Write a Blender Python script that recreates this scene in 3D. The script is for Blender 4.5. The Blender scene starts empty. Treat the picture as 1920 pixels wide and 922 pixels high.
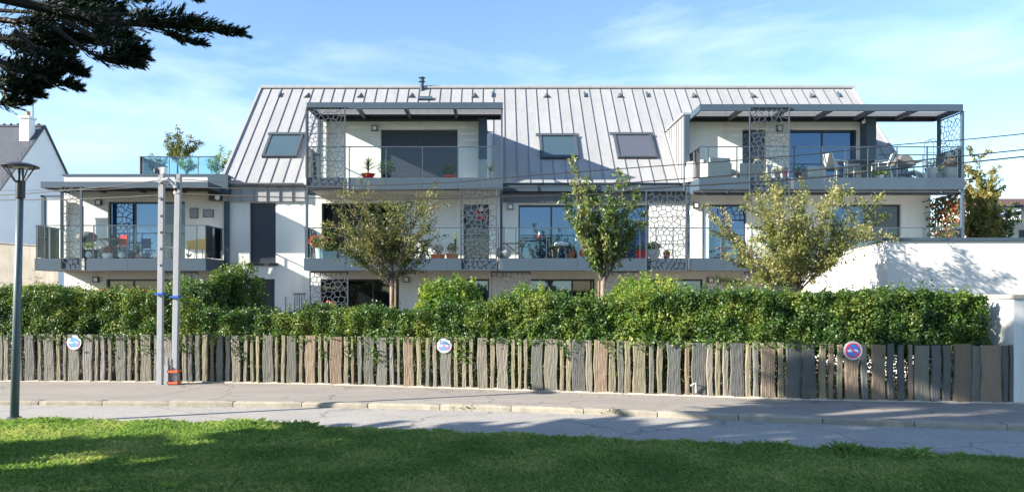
import bpy, math, random
import numpy as np
from mathutils import Vector, Matrix
SC = bpy.context.scene
COL = SC.collection
F = 1387.0; CX = 930.0; HY = 545.0; H = 1.65
def X(px, Y): return (px - CX) * Y / F
def Z(py, Y): return H - (py - HY) * Y / F
# ---------------------------------------------------------------- camera, sky, sun, exposure
cam = bpy.data.cameras.new('camera'); camo = bpy.data.objects.new('camera', cam); COL.objects.link(camo)
camo.location = (0, 0, H); camo.rotation_euler = (math.pi / 2, 0, 0)
cam.sensor_width = 36; cam.lens = F / 1920 * 36
cam.shift_x = (960 - CX) / 1920; cam.shift_y = (HY - 461) / 1920
cam.clip_start = 0.1; cam.clip_end = 4000
SC.camera = camo
SUN = Vector((-1, -0.36, 0.47)).normalized()          # towards the sun
elev = math.asin(SUN.z); rot = math.atan2(SUN.x, SUN.y)
w = bpy.data.worlds.new('World'); SC.world = w; w.use_nodes = True
nt = w.node_tree; bg = nt.nodes['Background']
sky = nt.nodes.new('ShaderNodeTexSky'); sky.sky_type = 'NISHITA'; sky.sun_disc = False
sky.sun_elevation = elev; sky.sun_rotation = rot
sky.air_density = 1.0; sky.dust_density = 0.0; sky.ozone_density = 1.6
tc = nt.nodes.new('ShaderNodeTexCoord'); mp = nt.nodes.new('ShaderNodeMapping')
mp.inputs['Scale'].default_value = (1.6, 1.6, 7.0); mp.inputs['Location'].default_value = (9.3, 3.1, 0.2)
nz = nt.nodes.new('ShaderNodeTexNoise'); nz.inputs['Scale'].default_value = 1.7; nz.inputs['Detail'].default_value = 7; nz.inputs['Roughness'].default_value = 0.55
nz.inputs['Distortion'].default_value = 0.4
cr = nt.nodes.new('ShaderNodeValToRGB'); cr.color_ramp.elements[0].position = 0.50; cr.color_ramp.elements[1].position = 1.0
cr.color_ramp.elements[1].color = (0.8, 0.8, 0.8, 1)
mx = nt.nodes.new('ShaderNodeMixRGB'); mx.inputs[2].default_value = (5.5, 6.2, 7.2, 1)
nt.links.new(tc.outputs['Generated'], mp.inputs['Vector']); nt.links.new(mp.outputs[0], nz.inputs['Vector'])
nt.links.new(nz.outputs['Fac'], cr.inputs[0]); nt.links.new(cr.outputs[0], mx.inputs[0])
hsv = nt.nodes.new('ShaderNodeHueSaturation'); hsv.inputs['Saturation'].default_value = 1.0
tn = nt.nodes.new('ShaderNodeMixRGB'); tn.blend_type = 'MULTIPLY'; tn.inputs[0].default_value = 1; tn.inputs[2].default_value = (.90, 1.0, 1.12, 1)
nt.links.new(sky.outputs[0], hsv.inputs['Color']); nt.links.new(hsv.outputs[0], tn.inputs[1]); nt.links.new(tn.outputs[0], mx.inputs[1]); nt.links.new(mx.outputs[0], bg.inputs['Color'])
bg.inputs['Strength'].default_value = 0.088
sl = bpy.data.lights.new('sun', 'SUN'); sl.energy = 5.0; sl.angle = math.radians(0.53); sl.color = (1.0, 0.93, 0.82)
so = bpy.data.objects.new('sun', sl); COL.objects.link(so); so.rotation_euler = SUN.to_track_quat('Z', 'Y').to_euler()
so.location = (-20, -10, 20)
SC.view_settings.view_transform = 'Standard'; SC.view_settings.look = 'None'
SC.view_settings.exposure = 1.6; SC.view_settings.gamma = 1
SC.cycles.max_bounces = 8; SC.cycles.transparent_max_bounces = 16
SC.cycles.sample_clamp_indirect = 8
# ---------------------------------------------------------------- materials
def mat(name, col, rough=0.8, metal=0.0, var=0.0, vscale=3.0, bump=0.0, bscale=40.0, stretch=None, ior=None, tint=None, emit=None, obvar=0.0, spec=None, stint=None):
    m = bpy.data.materials.new(name); m.use_nodes = True
    t = m.node_tree; b = t.nodes['Principled BSDF']
    b.inputs['Base Color'].default_value = (*col, 1); b.inputs['Roughness'].default_value = rough; b.inputs['Metallic'].default_value = metal
    if ior: b.inputs['IOR'].default_value = ior
    if stint: b.inputs['Specular Tint'].default_value = (*stint, 1)
    if spec is not None: b.inputs['Specular IOR Level'].default_value = spec
    co = t.nodes.new('ShaderNodeTexCoord'); src = co.outputs['Object']
    if stretch:
        g = t.nodes.new('ShaderNodeNewGeometry')
        mpp = t.nodes.new('ShaderNodeMapping'); mpp.inputs['Scale'].default_value = stretch
        t.links.new(g.outputs['Position'], mpp.inputs['Vector']); src = mpp.outputs[0]
    else:
        g = t.nodes.new('ShaderNodeNewGeometry'); src = g.outputs['Position']
    last = None
    if var:
        n = t.nodes.new('ShaderNodeTexNoise'); n.inputs['Scale'].default_value = vscale; n.inputs['Detail'].default_value = 6; n.inputs['Roughness'].default_value = 0.65
        t.links.new(src, n.inputs['Vector'])
        r = t.nodes.new('ShaderNodeMapRange'); r.inputs['From Min'].default_value = 0.25; r.inputs['From Max'].default_value = 0.75
        t.links.new(n.outputs['Fac'], r.inputs['Value'])
        x = t.nodes.new('ShaderNodeMixRGB'); t.links.new(r.outputs[0], x.inputs[0])
        c2 = tint if tint else tuple(c * (1 - var) for c in col)
        c1 = col if tint else tuple(min(1, c * (1 + var)) for c in col)
        x.inputs[1].default_value = (*c1, 1); x.inputs[2].default_value = (*c2, 1)
        last = x.outputs[0]
    if obvar:
        oi = t.nodes.new('ShaderNodeObjectInfo')
        mr = t.nodes.new('ShaderNodeMapRange'); mr.inputs['To Min'].default_value = 1 - obvar; mr.inputs['To Max'].default_value = 1 + obvar
        t.links.new(oi.outputs['Random'], mr.inputs['Value'])
        mm = t.nodes.new('ShaderNodeVectorMath'); mm.operation = 'SCALE'
        if last: t.links.new(last, mm.inputs[0])
        else: mm.inputs[0].default_value = col
        t.links.new(mr.outputs[0], mm.inputs['Scale']); last = mm.outputs[0]
    if last: t.links.new(last, b.inputs['Base Color'])
    if bump:
        n2 = t.nodes.new('ShaderNodeTexNoise'); n2.inputs['Scale'].default_value = bscale; n2.inputs['Detail'].default_value = 5
        t.links.new(src, n2.inputs['Vector'])
        bp = t.nodes.new('ShaderNodeBump'); bp.inputs['Strength'].default_value = bump; bp.inputs['Distance'].default_value = 0.02
        t.links.new(n2.outputs['Fac'], bp.inputs['Height']); t.links.new(bp.outputs[0], b.inputs['Normal'])
    return m
def leafmat(name, c1, c2, c3, trans=0.35, rough=0.45, clump=1.2):
    """leaf colour varies per leaf (mesh island) and in soft patches"""
    m = bpy.data.materials.new(name); m.use_nodes = True; t = m.node_tree; b = t.nodes['Principled BSDF']
    g = t.nodes.new('ShaderNodeNewGeometry')
    n = t.nodes.new('ShaderNodeTexNoise'); n.inputs['Scale'].default_value = clump; n.inputs['Detail'].default_value = 3
    t.links.new(g.outputs['Position'], n.inputs['Vector'])
    a = t.nodes.new('ShaderNodeMath'); a.operation = 'MULTIPLY_ADD'; a.inputs[1].default_value = 1.9; a.inputs[2].default_value = -0.72
    t.links.new(n.outputs['Fac'], a.inputs[0])
    s = t.nodes.new('ShaderNodeMath'); s.operation = 'MULTIPLY_ADD'; s.inputs[1].default_value = 0.6
    t.links.new(g.outputs['Random Per Island'], s.inputs[0]); t.links.new(a.outputs[0], s.inputs[2])
    r = t.nodes.new('ShaderNodeValToRGB'); e = r.color_ramp.elements
    e[0].position = 0.1; e[0].color = (*c1, 1); e[1].position = 0.95; e[1].color = (*c3, 1)
    k = e.new(0.55); k.color = (*c2, 1)
    t.links.new(s.outputs[0], r.inputs[0]); t.links.new(r.outputs[0], b.inputs['Base Color'])
    b.inputs['Roughness'].default_value = rough
    tr = t.nodes.new('ShaderNodeBsdfTranslucent'); mxs = t.nodes.new('ShaderNodeMixShader'); mxs.inputs[0].default_value = trans
    hs = t.nodes.new('ShaderNodeHueSaturation'); hs.inputs['Value'].default_value = 1.35; hs.inputs['Saturation'].default_value = 1.15
    t.links.new(r.outputs[0], hs.inputs['Color']); t.links.new(hs.outputs[0], tr.inputs['Color'])
    t.links.new(b.outputs[0], mxs.inputs[1]); t.links.new(tr.outputs[0], mxs.inputs[2])
    t.links.new(mxs.outputs[0], t.nodes['Material Output'].inputs['Surface'])
    return m
def glassmat(name, tint, refl_ior=1.5, rough=0.0):
    m = bpy.data.materials.new(name); m.use_nodes = True; t = m.node_tree; t.nodes.remove(t.nodes['Principled BSDF'])
    tr = t.nodes.new('ShaderNodeBsdfTransparent'); tr.inputs[0].default_value = (*tint, 1)
    gl = t.nodes.new('ShaderNodeBsdfGlossy'); gl.inputs['Roughness'].default_value = rough; gl.inputs[0].default_value = (1, 1, 1, 1)
    fr = t.nodes.new('ShaderNodeFresnel'); fr.inputs[0].default_value = refl_ior
    x = t.nodes.new('ShaderNodeMixShader'); t.links.new(fr.outputs[0], x.inputs[0]); t.links.new(tr.outputs[0], x.inputs[1]); t.links.new(gl.outputs[0], x.inputs[2])
    t.links.new(x.outputs[0], t.nodes['Material Output'].inputs['Surface'])
    return m
M = {}
M['render'] = mat('white_render', (.66, .645, .605), .9, var=.05, vscale=.9, bump=.12, bscale=60)
M['neighbour'] = mat('neighbour_render', (.86, .85, .83), .9, var=.04, vscale=.6, bump=.1, bscale=50)
M['zinc'] = mat('zinc_sheet', (.31, .308, .31), .6, 0, spec=.3, var=.10, vscale=2.2, bump=.05, bscale=9, stretch=(1.5, .35, .35), obvar=.05)
M['seam'] = mat('zinc_seam', (.22, .225, .24), .45, .35)
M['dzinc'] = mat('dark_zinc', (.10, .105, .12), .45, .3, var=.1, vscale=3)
M['steel'] = mat('grey_blue_steel', (.052, .080, .108), .6, 0, spec=.25, var=.06, vscale=2.5, obvar=.05)
M['steel_light'] = mat('grey_galvanised', (.062, .076, .09), .6, 0, spec=.25, var=.08, vscale=4)
M['dark'] = mat('charcoal_frame', (.03, .032, .038), .4)
M['shutter'] = mat('charcoal_shutter', (.030, .036, .055), .5, var=.08, vscale=5)
M['soffit'] = mat('balcony_soffit', (.50, .48, .44), .9, var=.05)
M['deck'] = mat('balcony_floor', (.42, .41, .40), .8, var=.08)
M['glass'] = glassmat('balustrade_glass', (.94, .975, .97), 1.27)
M['side_glass'] = glassmat('terrace_glass', (.70, .85, .87), 1.5)
M['pane'] = mat('window_pane', (.010, .025, .075), .02, ior=2.5, stint=(.50, .72, 1.0))
M['pane_dim'] = mat('dim_window_pane', (.010, .011, .014), .03, ior=1.65)
M['asphalt'] = mat('asphalt', (.33, .305, .275), .92, var=.10, vscale=1.3, bump=.35, bscale=220)
M['walk'] = mat('sidewalk_asphalt', (.27, .24, .21), .93, var=.16, vscale=1.1, bump=.35, bscale=160, stretch=(.5, 1.6, 1))
M['kerb'] = mat('kerb_stone', (.29, .26, .205), .9, var=.18, vscale=9, bump=.5, bscale=45, obvar=.12)
M['gravel'] = mat('pale_gravel', (.48, .42, .35), .95, var=.3, vscale=45, bump=.8, bscale=90)
M['soil'] = mat('garden_soil', (.045, .032, .022), .95, var=.4, vscale=8, bump=.6, bscale=30)
M['turf'] = mat('turf', (.05, .08, .025), .95, var=.35, vscale=3, bump=.5, bscale=60)
M['concrete'] = mat('old_concrete', (.50, .45, .37), .95, var=.3, vscale=1.3, bump=.3, bscale=20, tint=(.33, .29, .23))
M['slate'] = mat('slate_roof', (.062, .068, .080), .6, var=.2, vscale=4, bump=.2, bscale=14, obvar=.1)
M['polegal'] = mat('pole_metal', (.30, .31, .33), .6, .1, var=.1, vscale=6)
M['lampgrey'] = mat('lamp_post_paint', (.10, .135, .155), .45, .2, var=.12, vscale=5)
M['lampdark'] = mat('lamp_head_dark', (.03, .033, .038), .4, .2)
M['black'] = mat('black_rubber', (.015, .015, .016), .6)
M['white'] = mat('white_paint', (.8, .8, .78), .5)
M['red'] = mat('red_plastic', (.75, .03, .02), .4)
M['orange'] = mat('terracotta', (.50, .16, .07), .7, var=.1, vscale=10)
M['tape'] = mat('orange_tape', (.75, .12, .03), .5)
M['blue'] = mat('blue_plastic', (.03, .10, .45), .4)
M['wicker'] = mat('grey_wicker', (.48, .45, .42), .8, var=.25, vscale=1, bump=.6, bscale=1, stretch=(60, 60, 14))
M['beige'] = mat('beige_mesh_fabric', (.50, .45, .38), .8)
M['yellow'] = mat('yellow_rattan', (.78, .42, .06), .6, var=.2, vscale=30)
M['potgrey'] = mat('grey_pot', (.42, .42, .42), .7, var=.08)
M['potblue'] = mat('pale_blue_pot', (.38, .50, .52), .6)
M['cover'] = mat('brown_cover', (.13, .115, .10), .6, var=.2, vscale=6)
M['wood'] = mat('wood', (.22, .13, .07), .7, var=.25, vscale=8, stretch=(1, 1, 6))
M['bark'] = mat('bark', (.20, .16, .125), .9, var=.35, vscale=14, bump=.6, bscale=40)
M['dbark'] = mat('dark_bark', (.022, .017, .013), .95, var=.3, vscale=8, bump=.6, bscale=20)
M['signwhite'] = mat('sign_white', (.62, .62, .64), .35)
M['signblue'] = mat('sign_blue', (.045, .16, .55), .35)
M['signpale'] = mat('sign_faded_blue', (.13, .34, .66), .35)
M['signred'] = mat('sign_red', (.60, .03, .06), .35)
M['signpink'] = mat('sign_faded_red', (.70, .16, .26), .35)
M['paper'] = mat('grey_print', (.22, .24, .25), .6, var=.5, vscale=9)
M['curtain'] = mat('blue_white_curtain', (.55, .58, .65), .8)
M['rtile'] = mat('brown_roof', (.10, .045, .035), .8, var=.2)
M['skypane'] = mat('skylight_pane', (.05, .085, .10), .05, ior=2.1)
M['blind'] = mat('grey_blind_pane', (.085, .09, .115), .35)
for k, c in dict(grey=(.225, .205, .165), ggrey=(.16, .162, .142), slate=(.115, .122, .12), brown=(.25, .185, .13), ochre=(.265, .235, .155), rust=(.30, .19, .135), purple=(.23, .215, .205)).items():
    M['st_' + k] = mat('stone_' + k, c, .88, var=1, vscale=1.8, bump=1.0, bscale=5.0, stretch=(11, 11, 1.0), obvar=.16,
                       tint=tuple(a * .55 + b * .2 for a, b in zip(c, (.3, .24, .15))))
def cracked(m, scale, col):
    t = m.node_tree; b = t.nodes['Principled BSDF']; src = b.inputs['Base Color'].links[0].from_socket
    g = t.nodes.new('ShaderNodeNewGeometry'); n = t.nodes.new('ShaderNodeTexNoise'); n.inputs['Scale'].default_value = 1.3; n.inputs['Detail'].default_value = 6
    ad = t.nodes.new('ShaderNodeMixRGB'); ad.blend_type = 'ADD'; ad.inputs[0].default_value = .9
    v = t.nodes.new('ShaderNodeTexVoronoi'); v.feature = 'DISTANCE_TO_EDGE'; v.inputs['Scale'].default_value = scale
    t.links.new(g.outputs['Position'], n.inputs['Vector']); t.links.new(g.outputs['Position'], ad.inputs[1]); t.links.new(n.outputs['Color'], ad.inputs[2]); t.links.new(ad.outputs[0], v.inputs['Vector'])
    r = t.nodes.new('ShaderNodeMapRange'); r.inputs['From Max'].default_value = .012; t.links.new(v.outputs['Distance'], r.inputs['Value'])
    n2 = t.nodes.new('ShaderNodeTexNoise'); n2.inputs['Scale'].default_value = .8; t.links.new(g.outputs['Position'], n2.inputs['Vector'])
    r2 = t.nodes.new('ShaderNodeMapRange'); r2.inputs['From Min'].default_value = .42; r2.inputs['From Max'].default_value = .62; t.links.new(n2.outputs['Fac'], r2.inputs['Value'])
    mxx = t.nodes.new('ShaderNodeMath'); mxx.operation = 'MAXIMUM'; t.links.new(r.outputs[0], mxx.inputs[0]); t.links.new(r2.outputs[0], mxx.inputs[1])
    sp = t.nodes.new('ShaderNodeTexNoise'); sp.inputs['Scale'].default_value = 70; sp.inputs['Detail'].default_value = 2; t.links.new(g.outputs['Position'], sp.inputs['Vector'])
    mr = t.nodes.new('ShaderNodeMapRange'); mr.inputs['From Min'].default_value = .3; mr.inputs['From Max'].default_value = .7; mr.inputs['To Min'].default_value = .72; mr.inputs['To Max'].default_value = 1.28; t.links.new(sp.outputs['Fac'], mr.inputs['Value'])
    sc_ = t.nodes.new('ShaderNodeVectorMath'); sc_.operation = 'SCALE'; t.links.new(src, sc_.inputs[0]); t.links.new(mr.outputs[0], sc_.inputs['Scale'])
    mx_ = t.nodes.new('ShaderNodeMixRGB'); mx_.inputs[1].default_value = (*col, 1); t.links.new(mxx.outputs[0], mx_.inputs[0]); t.links.new(sc_.outputs[0], mx_.inputs[2]); t.links.new(mx_.outputs[0], b.inputs['Base Color'])
cracked(M['asphalt'], .45, (.17, .155, .14)); cracked(M['walk'], .6, (.13, .115, .10))
def streaked(m, amt, col):
    t = m.node_tree; b = t.nodes['Principled BSDF']; src = b.inputs['Base Color'].links[0].from_socket
    g = t.nodes.new('ShaderNodeNewGeometry'); mp_ = t.nodes.new('ShaderNodeMapping'); mp_.inputs['Scale'].default_value = (5, 5, .35)
    n = t.nodes.new('ShaderNodeTexNoise'); n.inputs['Scale'].default_value = 1; n.inputs['Detail'].default_value = 5; n.inputs['Roughness'].default_value = .7
    t.links.new(g.outputs['Position'], mp_.inputs[0]); t.links.new(mp_.outputs[0], n.inputs[0])
    r = t.nodes.new('ShaderNodeMapRange'); r.inputs['From Min'].default_value = .52; r.inputs['From Max'].default_value = .8; r.inputs['To Max'].default_value = amt; t.links.new(n.outputs['Fac'], r.inputs['Value'])
    x = t.nodes.new('ShaderNodeMixRGB'); x.inputs[2].default_value = (*col, 1); t.links.new(r.outputs[0], x.inputs[0]); t.links.new(src, x.inputs[1]); t.links.new(x.outputs[0], b.inputs['Base Color'])
streaked(M['render'], .5, (.45, .43, .38)); streaked(M['zinc'], .5, (.20, .195, .19)); streaked(M['concrete'], .8, (.22, .20, .17)); streaked(M['neighbour'], .2, (.5, .5, .48))
M['hedge'] = leafmat('hedge_leaf', (.020, .055, .010), (.07, .145, .024), (.25, .28, .05), .35, .45, 2.0)
M['hedge_d'] = leafmat('dark_hedge_leaf', (.022, .055, .014), (.065, .13, .024), (.18, .23, .04), .3, .5, 1.4)
M['privet'] = leafmat('privet_leaf', (.04, .10, .014), (.12, .22, .026), (.36, .37, .06), .4, .5, 1.6)
M['olivetree'] = leafmat('autumn_cherry_leaf', (.05, .075, .018), (.12, .15, .035), (.32, .25, .09), .35, .45, 1.5)
M['palegold'] = leafmat('pale_gold_leaf', (.09, .125, .03), (.22, .24, .07), (.44, .38, .16), .4, .45, 1.2)
M['cherry'] = leafmat('green_cherry_leaf', (.045, .09, .022), (.11, .16, .04), (.30, .30, .11), .35, .35, 1.2)
M['autumn'] = leafmat('gold_autumn_leaf', (.10, .13, .03), (.23, .21, .055), (.42, .31, .10), .4, .5, .8)
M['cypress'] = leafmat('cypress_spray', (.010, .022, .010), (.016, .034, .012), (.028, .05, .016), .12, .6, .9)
M['grass'] = leafmat('grass_blade', (.11, .185, .045), (.18, .275, .07), (.36, .37, .13), .45, .8, 1.1)
M['potleaf'] = leafmat('pot_plant_leaf', (.05, .12, .03), (.10, .20, .05), (.22, .30, .08), .3, .4, 4)
M['redleaf'] = leafmat('red_vine_leaf', (.05, .08, .02), (.10, .12, .03), (.45, .06, .03), .35, .45, 3.2)
M['flower'] = leafmat('red_flower_petal', (.5, .03, .02), (.65, .10, .06), (.75, .3, .2), .3, .5, 5)
# ---------------------------------------------------------------- mesh helpers
def mesh_np(name, V, Fa, m, parent=None, smooth=False):
    """V (n,3); Fa (k,4) or (k,3) equal-sided faces"""
    V = np.asarray(V, dtype=np.float64); Fa = np.asarray(Fa, dtype=np.int32)
    c = (V.min(0) + V.max(0)) / 2
    me = bpy.data.meshes.new(name); k, s = Fa.shape
    me.vertices.add(len(V)); me.vertices.foreach_set('co', (V - c).astype(np.float32).ravel())
    me.loops.add(k * s); me.loops.foreach_set('vertex_index', Fa.ravel())
    me.polygons.add(k); me.polygons.foreach_set('loop_start', np.arange(0, k * s, s, dtype=np.int32))
    if smooth: me.polygons.foreach_set('use_smooth', np.ones(k, dtype=bool))
    me.materials.append(m); me.update(calc_edges=True)
    o = bpy.data.objects.new(name, me); o.location = Vector(c); COL.objects.link(o)
    adopt(o, parent)
    return o
def adopt(o, p):
    if p is not None:
        pm = Matrix.Identity(4); q = p
        while q is not None:
            pm = Matrix.Translation(q['wloc'] if 'wloc' in q else q.location) if True else pm
            break
        o.parent = p
        o.matrix_parent_inverse = world_of(p).inverted()
def world_of(o):
    m = o.matrix_basis.copy()
    if o.parent is not None:
        m = world_of(o.parent) @ o.matrix_parent_inverse @ m
    return m
class MB:
    def __init__(s): s.v = []; s.f = []
    def add(s, vs, fs):
        b = len(s.v); s.v += [tuple(p) for p in vs]; s.f += [tuple(i + b for i in f) for f in fs]; return s
    def box(s, x0, x1, y0, y1, z0, z1):
        return s.add([(x0, y0, z0), (x1, y0, z0), (x1, y1, z0), (x0, y1, z0), (x0, y0, z1), (x1, y0, z1), (x1, y1, z1), (x0, y1, z1)],
                     [(0, 3, 2, 1), (4, 5, 6, 7), (0, 1, 5, 4), (1, 2, 6, 5), (2, 3, 7, 6), (3, 0, 4, 7)])
    def hexa(s, p):     # 8 points: bottom 4, top 4
        return s.add(p, [(0, 3, 2, 1), (4, 5, 6, 7), (0, 1, 5, 4), (1, 2, 6, 5), (2, 3, 7, 6), (3, 0, 4, 7)])
    def bar(s, a, b, w, d=None, up=(0, 0, 1)):
        a = Vector(a); b = Vector(b); t = (b - a).normalized(); d = d or w
        u = Vector(up)
        if abs(t.dot(u)) > .95: u = Vector((0, 1, 0))
        n = t.cross(u).normalized(); u = n.cross(t)
        q = lambda c, i, j: c + n * (i * w / 2) + u * (j * d / 2)
        return s.hexa([q(a, -1, -1), q(a, 1, -1), q(b, 1, -1), q(b, -1, -1), q(a, -1, 1), q(a, 1, 1), q(b, 1, 1), q(b, -1, 1)])
    def tube(s, pts, r, n=8, cap=True):
        pts = [Vector(p) for p in pts]; rs = r if hasattr(r, '__len__') else [r] * len(pts)
        b = len(s.v); ref = None
        for i, p in enumerate(pts):
            t = (pts[min(i + 1, len(pts) - 1)] - pts[max(i - 1, 0)]).normalized()
            if ref is None:
                ref = Vector((0, 0, 1)) if abs(t.z) < .9 else Vector((1, 0, 0))
            u = (ref - t * ref.dot(t)).normalized(); ref = u; v = t.cross(u)
            for k in range(n):
                a = 2 * math.pi * k / n
                s.v.append(tuple(p + (u * math.cos(a) + v * math.sin(a)) * rs[i]))
        for i in range(len(pts) - 1):
            for k in range(n):
                s.f.append((b + i * n + k, b + i * n + (k + 1) % n, b + (i + 1) * n + (k + 1) % n, b + (i + 1) * n + k))
        if cap:
            s.f.append(tuple(b + k for k in reversed(range(n)))); s.f.append(tuple(b + (len(pts) - 1) * n + k for k in range(n)))
        return s
    def lathe(s, prof, c=(0, 0, 0), n=16, axis='z'):
        b = len(s.v)
        for r, z in prof:
            for k in range(n):
                a = 2 * math.pi * k / n
                if axis == 'z': p = (c[0] + r * math.cos(a), c[1] + r * math.sin(a), c[2] + z)
                else: p = (c[0] + r * math.cos(a), c[1] + z, c[2] + r * math.sin(a))
                s.v.append(p)
        for i in range(len(prof) - 1):
            for k in range(n):
                q = (b + i * n + k, b + i * n + (k + 1) % n, b + (i + 1) * n + (k + 1) % n, b + (i + 1) * n + k)
                s.f.append(q if axis == 'z' else q[::-1])
        s.f.append(tuple(b + k for k in (reversed(range(n)) if axis == 'z' else range(n))))
        e = b + (len(prof) - 1) * n
        s.f.append(tuple(e + k for k in (range(n) if axis == 'z' else reversed(range(n)))))
        return s
    def prism(s, poly, axis, a0, a1):    # poly list of 2D points; axis the extrusion axis
        n = len(poly)
        def P(p, a):
            if axis == 'y': return (p[0], a, p[1])
            if axis == 'x': return (a, p[0], p[1])
            return (p[0], p[1], a)
        vs = [P(p, a0) for p in poly] + [P(p, a1) for p in poly]
        fs = [tuple(range(n)), tuple(range(2 * n - 1, n - 1, -1))] + [(i, i + n, (i + 1) % n + n, (i + 1) % n) for i in range(n)]
        return s.add(vs, fs)
    def build(s, name, m, parent=None, smooth=False, fix=True, bevel=0):
        V = np.array(s.v); c = (V.min(0) + V.max(0)) / 2
        me = bpy.data.meshes.new(name); me.from_pydata((V - c).tolist(), [], s.f)
        if fix:
            import bmesh
            bm = bmesh.new(); bm.from_mesh(me); bmesh.ops.recalc_face_normals(bm, faces=bm.faces[:]); bm.to_mesh(me); bm.free()
        if smooth:
            for p in me.polygons: p.use_smooth = True
        me.materials.append(m if not isinstance(m, str) else M[m])
        o = bpy.data.objects.new(name, me); o.location = Vector(c); COL.objects.link(o); adopt(o, parent)
        if bevel:
            b = o.modifiers.new('bevel', 'BEVEL'); b.width = bevel; b.segments = 1; b.limit_method = 'ANGLE'
        return o
def tag(o, label, cat, group=None):
    o['label'] = label; o['category'] = cat
    if group: o['group'] = group
    return o
def thing(name, label, cat, loc=(0, 0, 0), group=None):
    o = bpy.data.objects.new(name, None); o.empty_display_size = .1; o.location = loc; COL.objects.link(o); tag(o, label, cat, group); return o
def structure(o): o['kind'] = 'structure'; return o
def stuff(o): o['kind'] = 'stuff'; return o
def copy_tree(o, parent=None):
    c = o.copy(); COL.objects.link(c)
    if parent is not None: c.parent = parent
    for ch in o.children: copy_tree(ch, c)
    return c
def place(proto, loc, rz=0, sc=1, label=None, group=None):
    if 'used' in proto: o = copy_tree(proto)
    else: o = proto
    proto['used'] = 1
    o.location = loc; o.rotation_euler = (0, 0, rz); o.scale = (sc, sc, sc)
    if label: o['label'] = label
    if group: o['group'] = group
    return o
# leaves ------------------------------------------------------------------------------------
def leaves(P, size, rng, elong=1.0, nbias=None, bias=0.0, tdir=None, tb=0.0, curl=.25):
    """returns V,F of diamond leaves at P"""
    P = np.asarray(P); N = len(P)
    size = np.broadcast_to(np.asarray(size, dtype=float), (N,))[:, None] * (0.7 + .6 * rng.random((N, 1)))
    n = rng.normal(size=(N, 3))
    n /= np.linalg.norm(n, axis=1, keepdims=True) + 1e-9
    if nbias is not None: n = n + np.asarray(nbias) * bias; n /= np.linalg.norm(n, axis=1, keepdims=True) + 1e-9
    t = rng.normal(size=(N, 3))
    if tdir is not None: t = t + np.asarray(tdir) * tb
    t -= n * (t * n).sum(1, keepdims=True); t /= np.linalg.norm(t, axis=1, keepdims=True) + 1e-9
    s = np.cross(n, t)
    L = size * .5; Wd = size * .27 / elong
    a = P - t * L; b = P + s * Wd + n * size * .06 * 0; c = P + t * L - n * size * curl; d = P - s * Wd
    V = np.stack([a, b, c, d], 1).reshape(-1, 3)
    Fq = np.arange(4 * N).reshape(N, 4)
    return V, Fq
def merge(parts):
    Vs = []; Fs = []; b = 0
    for V, Fa in parts: Vs.append(V); Fs.append(Fa + b); b += len(V)
    return np.concatenate(Vs), np.concatenate(Fs)
def noise3(P, rng, freqs):
    out = np.zeros(len(P))
    for f, a in freqs:
        for _ in range(3):
            k = rng.normal(size=3) * f; out += a * np.sin(P @ k + rng.random() * 6.28)
    return out
# Voronoi lattice ---------------------------------------------------------------------------
def clip(poly, p, n):     # keep (q-p).n<=0
    out = []
    for i in range(len(poly)):
        a = poly[i]; b = poly[(i + 1) % len(poly)]
        da = (a[0] - p[0]) * n[0] + (a[1] - p[1]) * n[1]; db = (b[0] - p[0]) * n[0] + (b[1] - p[1]) * n[1]
        if da <= 0: out.append(a)
        if (da < 0 < db) or (db < 0 < da):
            t = da / (da - db); out.append((a[0] + t * (b[0] - a[0]), a[1] + t * (b[1] - a[1])))
    return out
def voronoi(w, h, cell, rnd):
    nx = max(2, round(w / cell)); nz = max(2, round(h / (cell * .9)))
    pts = []
    for i in range(nx):
        for j in range(nz):
            pts.append(((i + .5 + rnd.uniform(-.42, .42) + (.25 if j % 2 else -.25)) * w / nx, (j + .5 + rnd.uniform(-.42, .42)) * h / nz))
    cells = []
    for i, p in enumerate(pts):
        poly = [(0, 0), (w, 0), (w, h), (0, h)]
        for j, q in enumerate(pts):
            if i == j or abs(p[0] - q[0]) > 4 * cell or abs(p[1] - q[1]) > 4 * cell: continue
            m_ = ((p[0] + q[0]) / 2, (p[1] + q[1]) / 2); n_ = (q[0] - p[0], q[1] - p[1])
            poly = clip(poly, m_, n_)
            if len(poly) < 3: break
        if len(poly) >= 3: cells.append(poly)
    return cells
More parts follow.
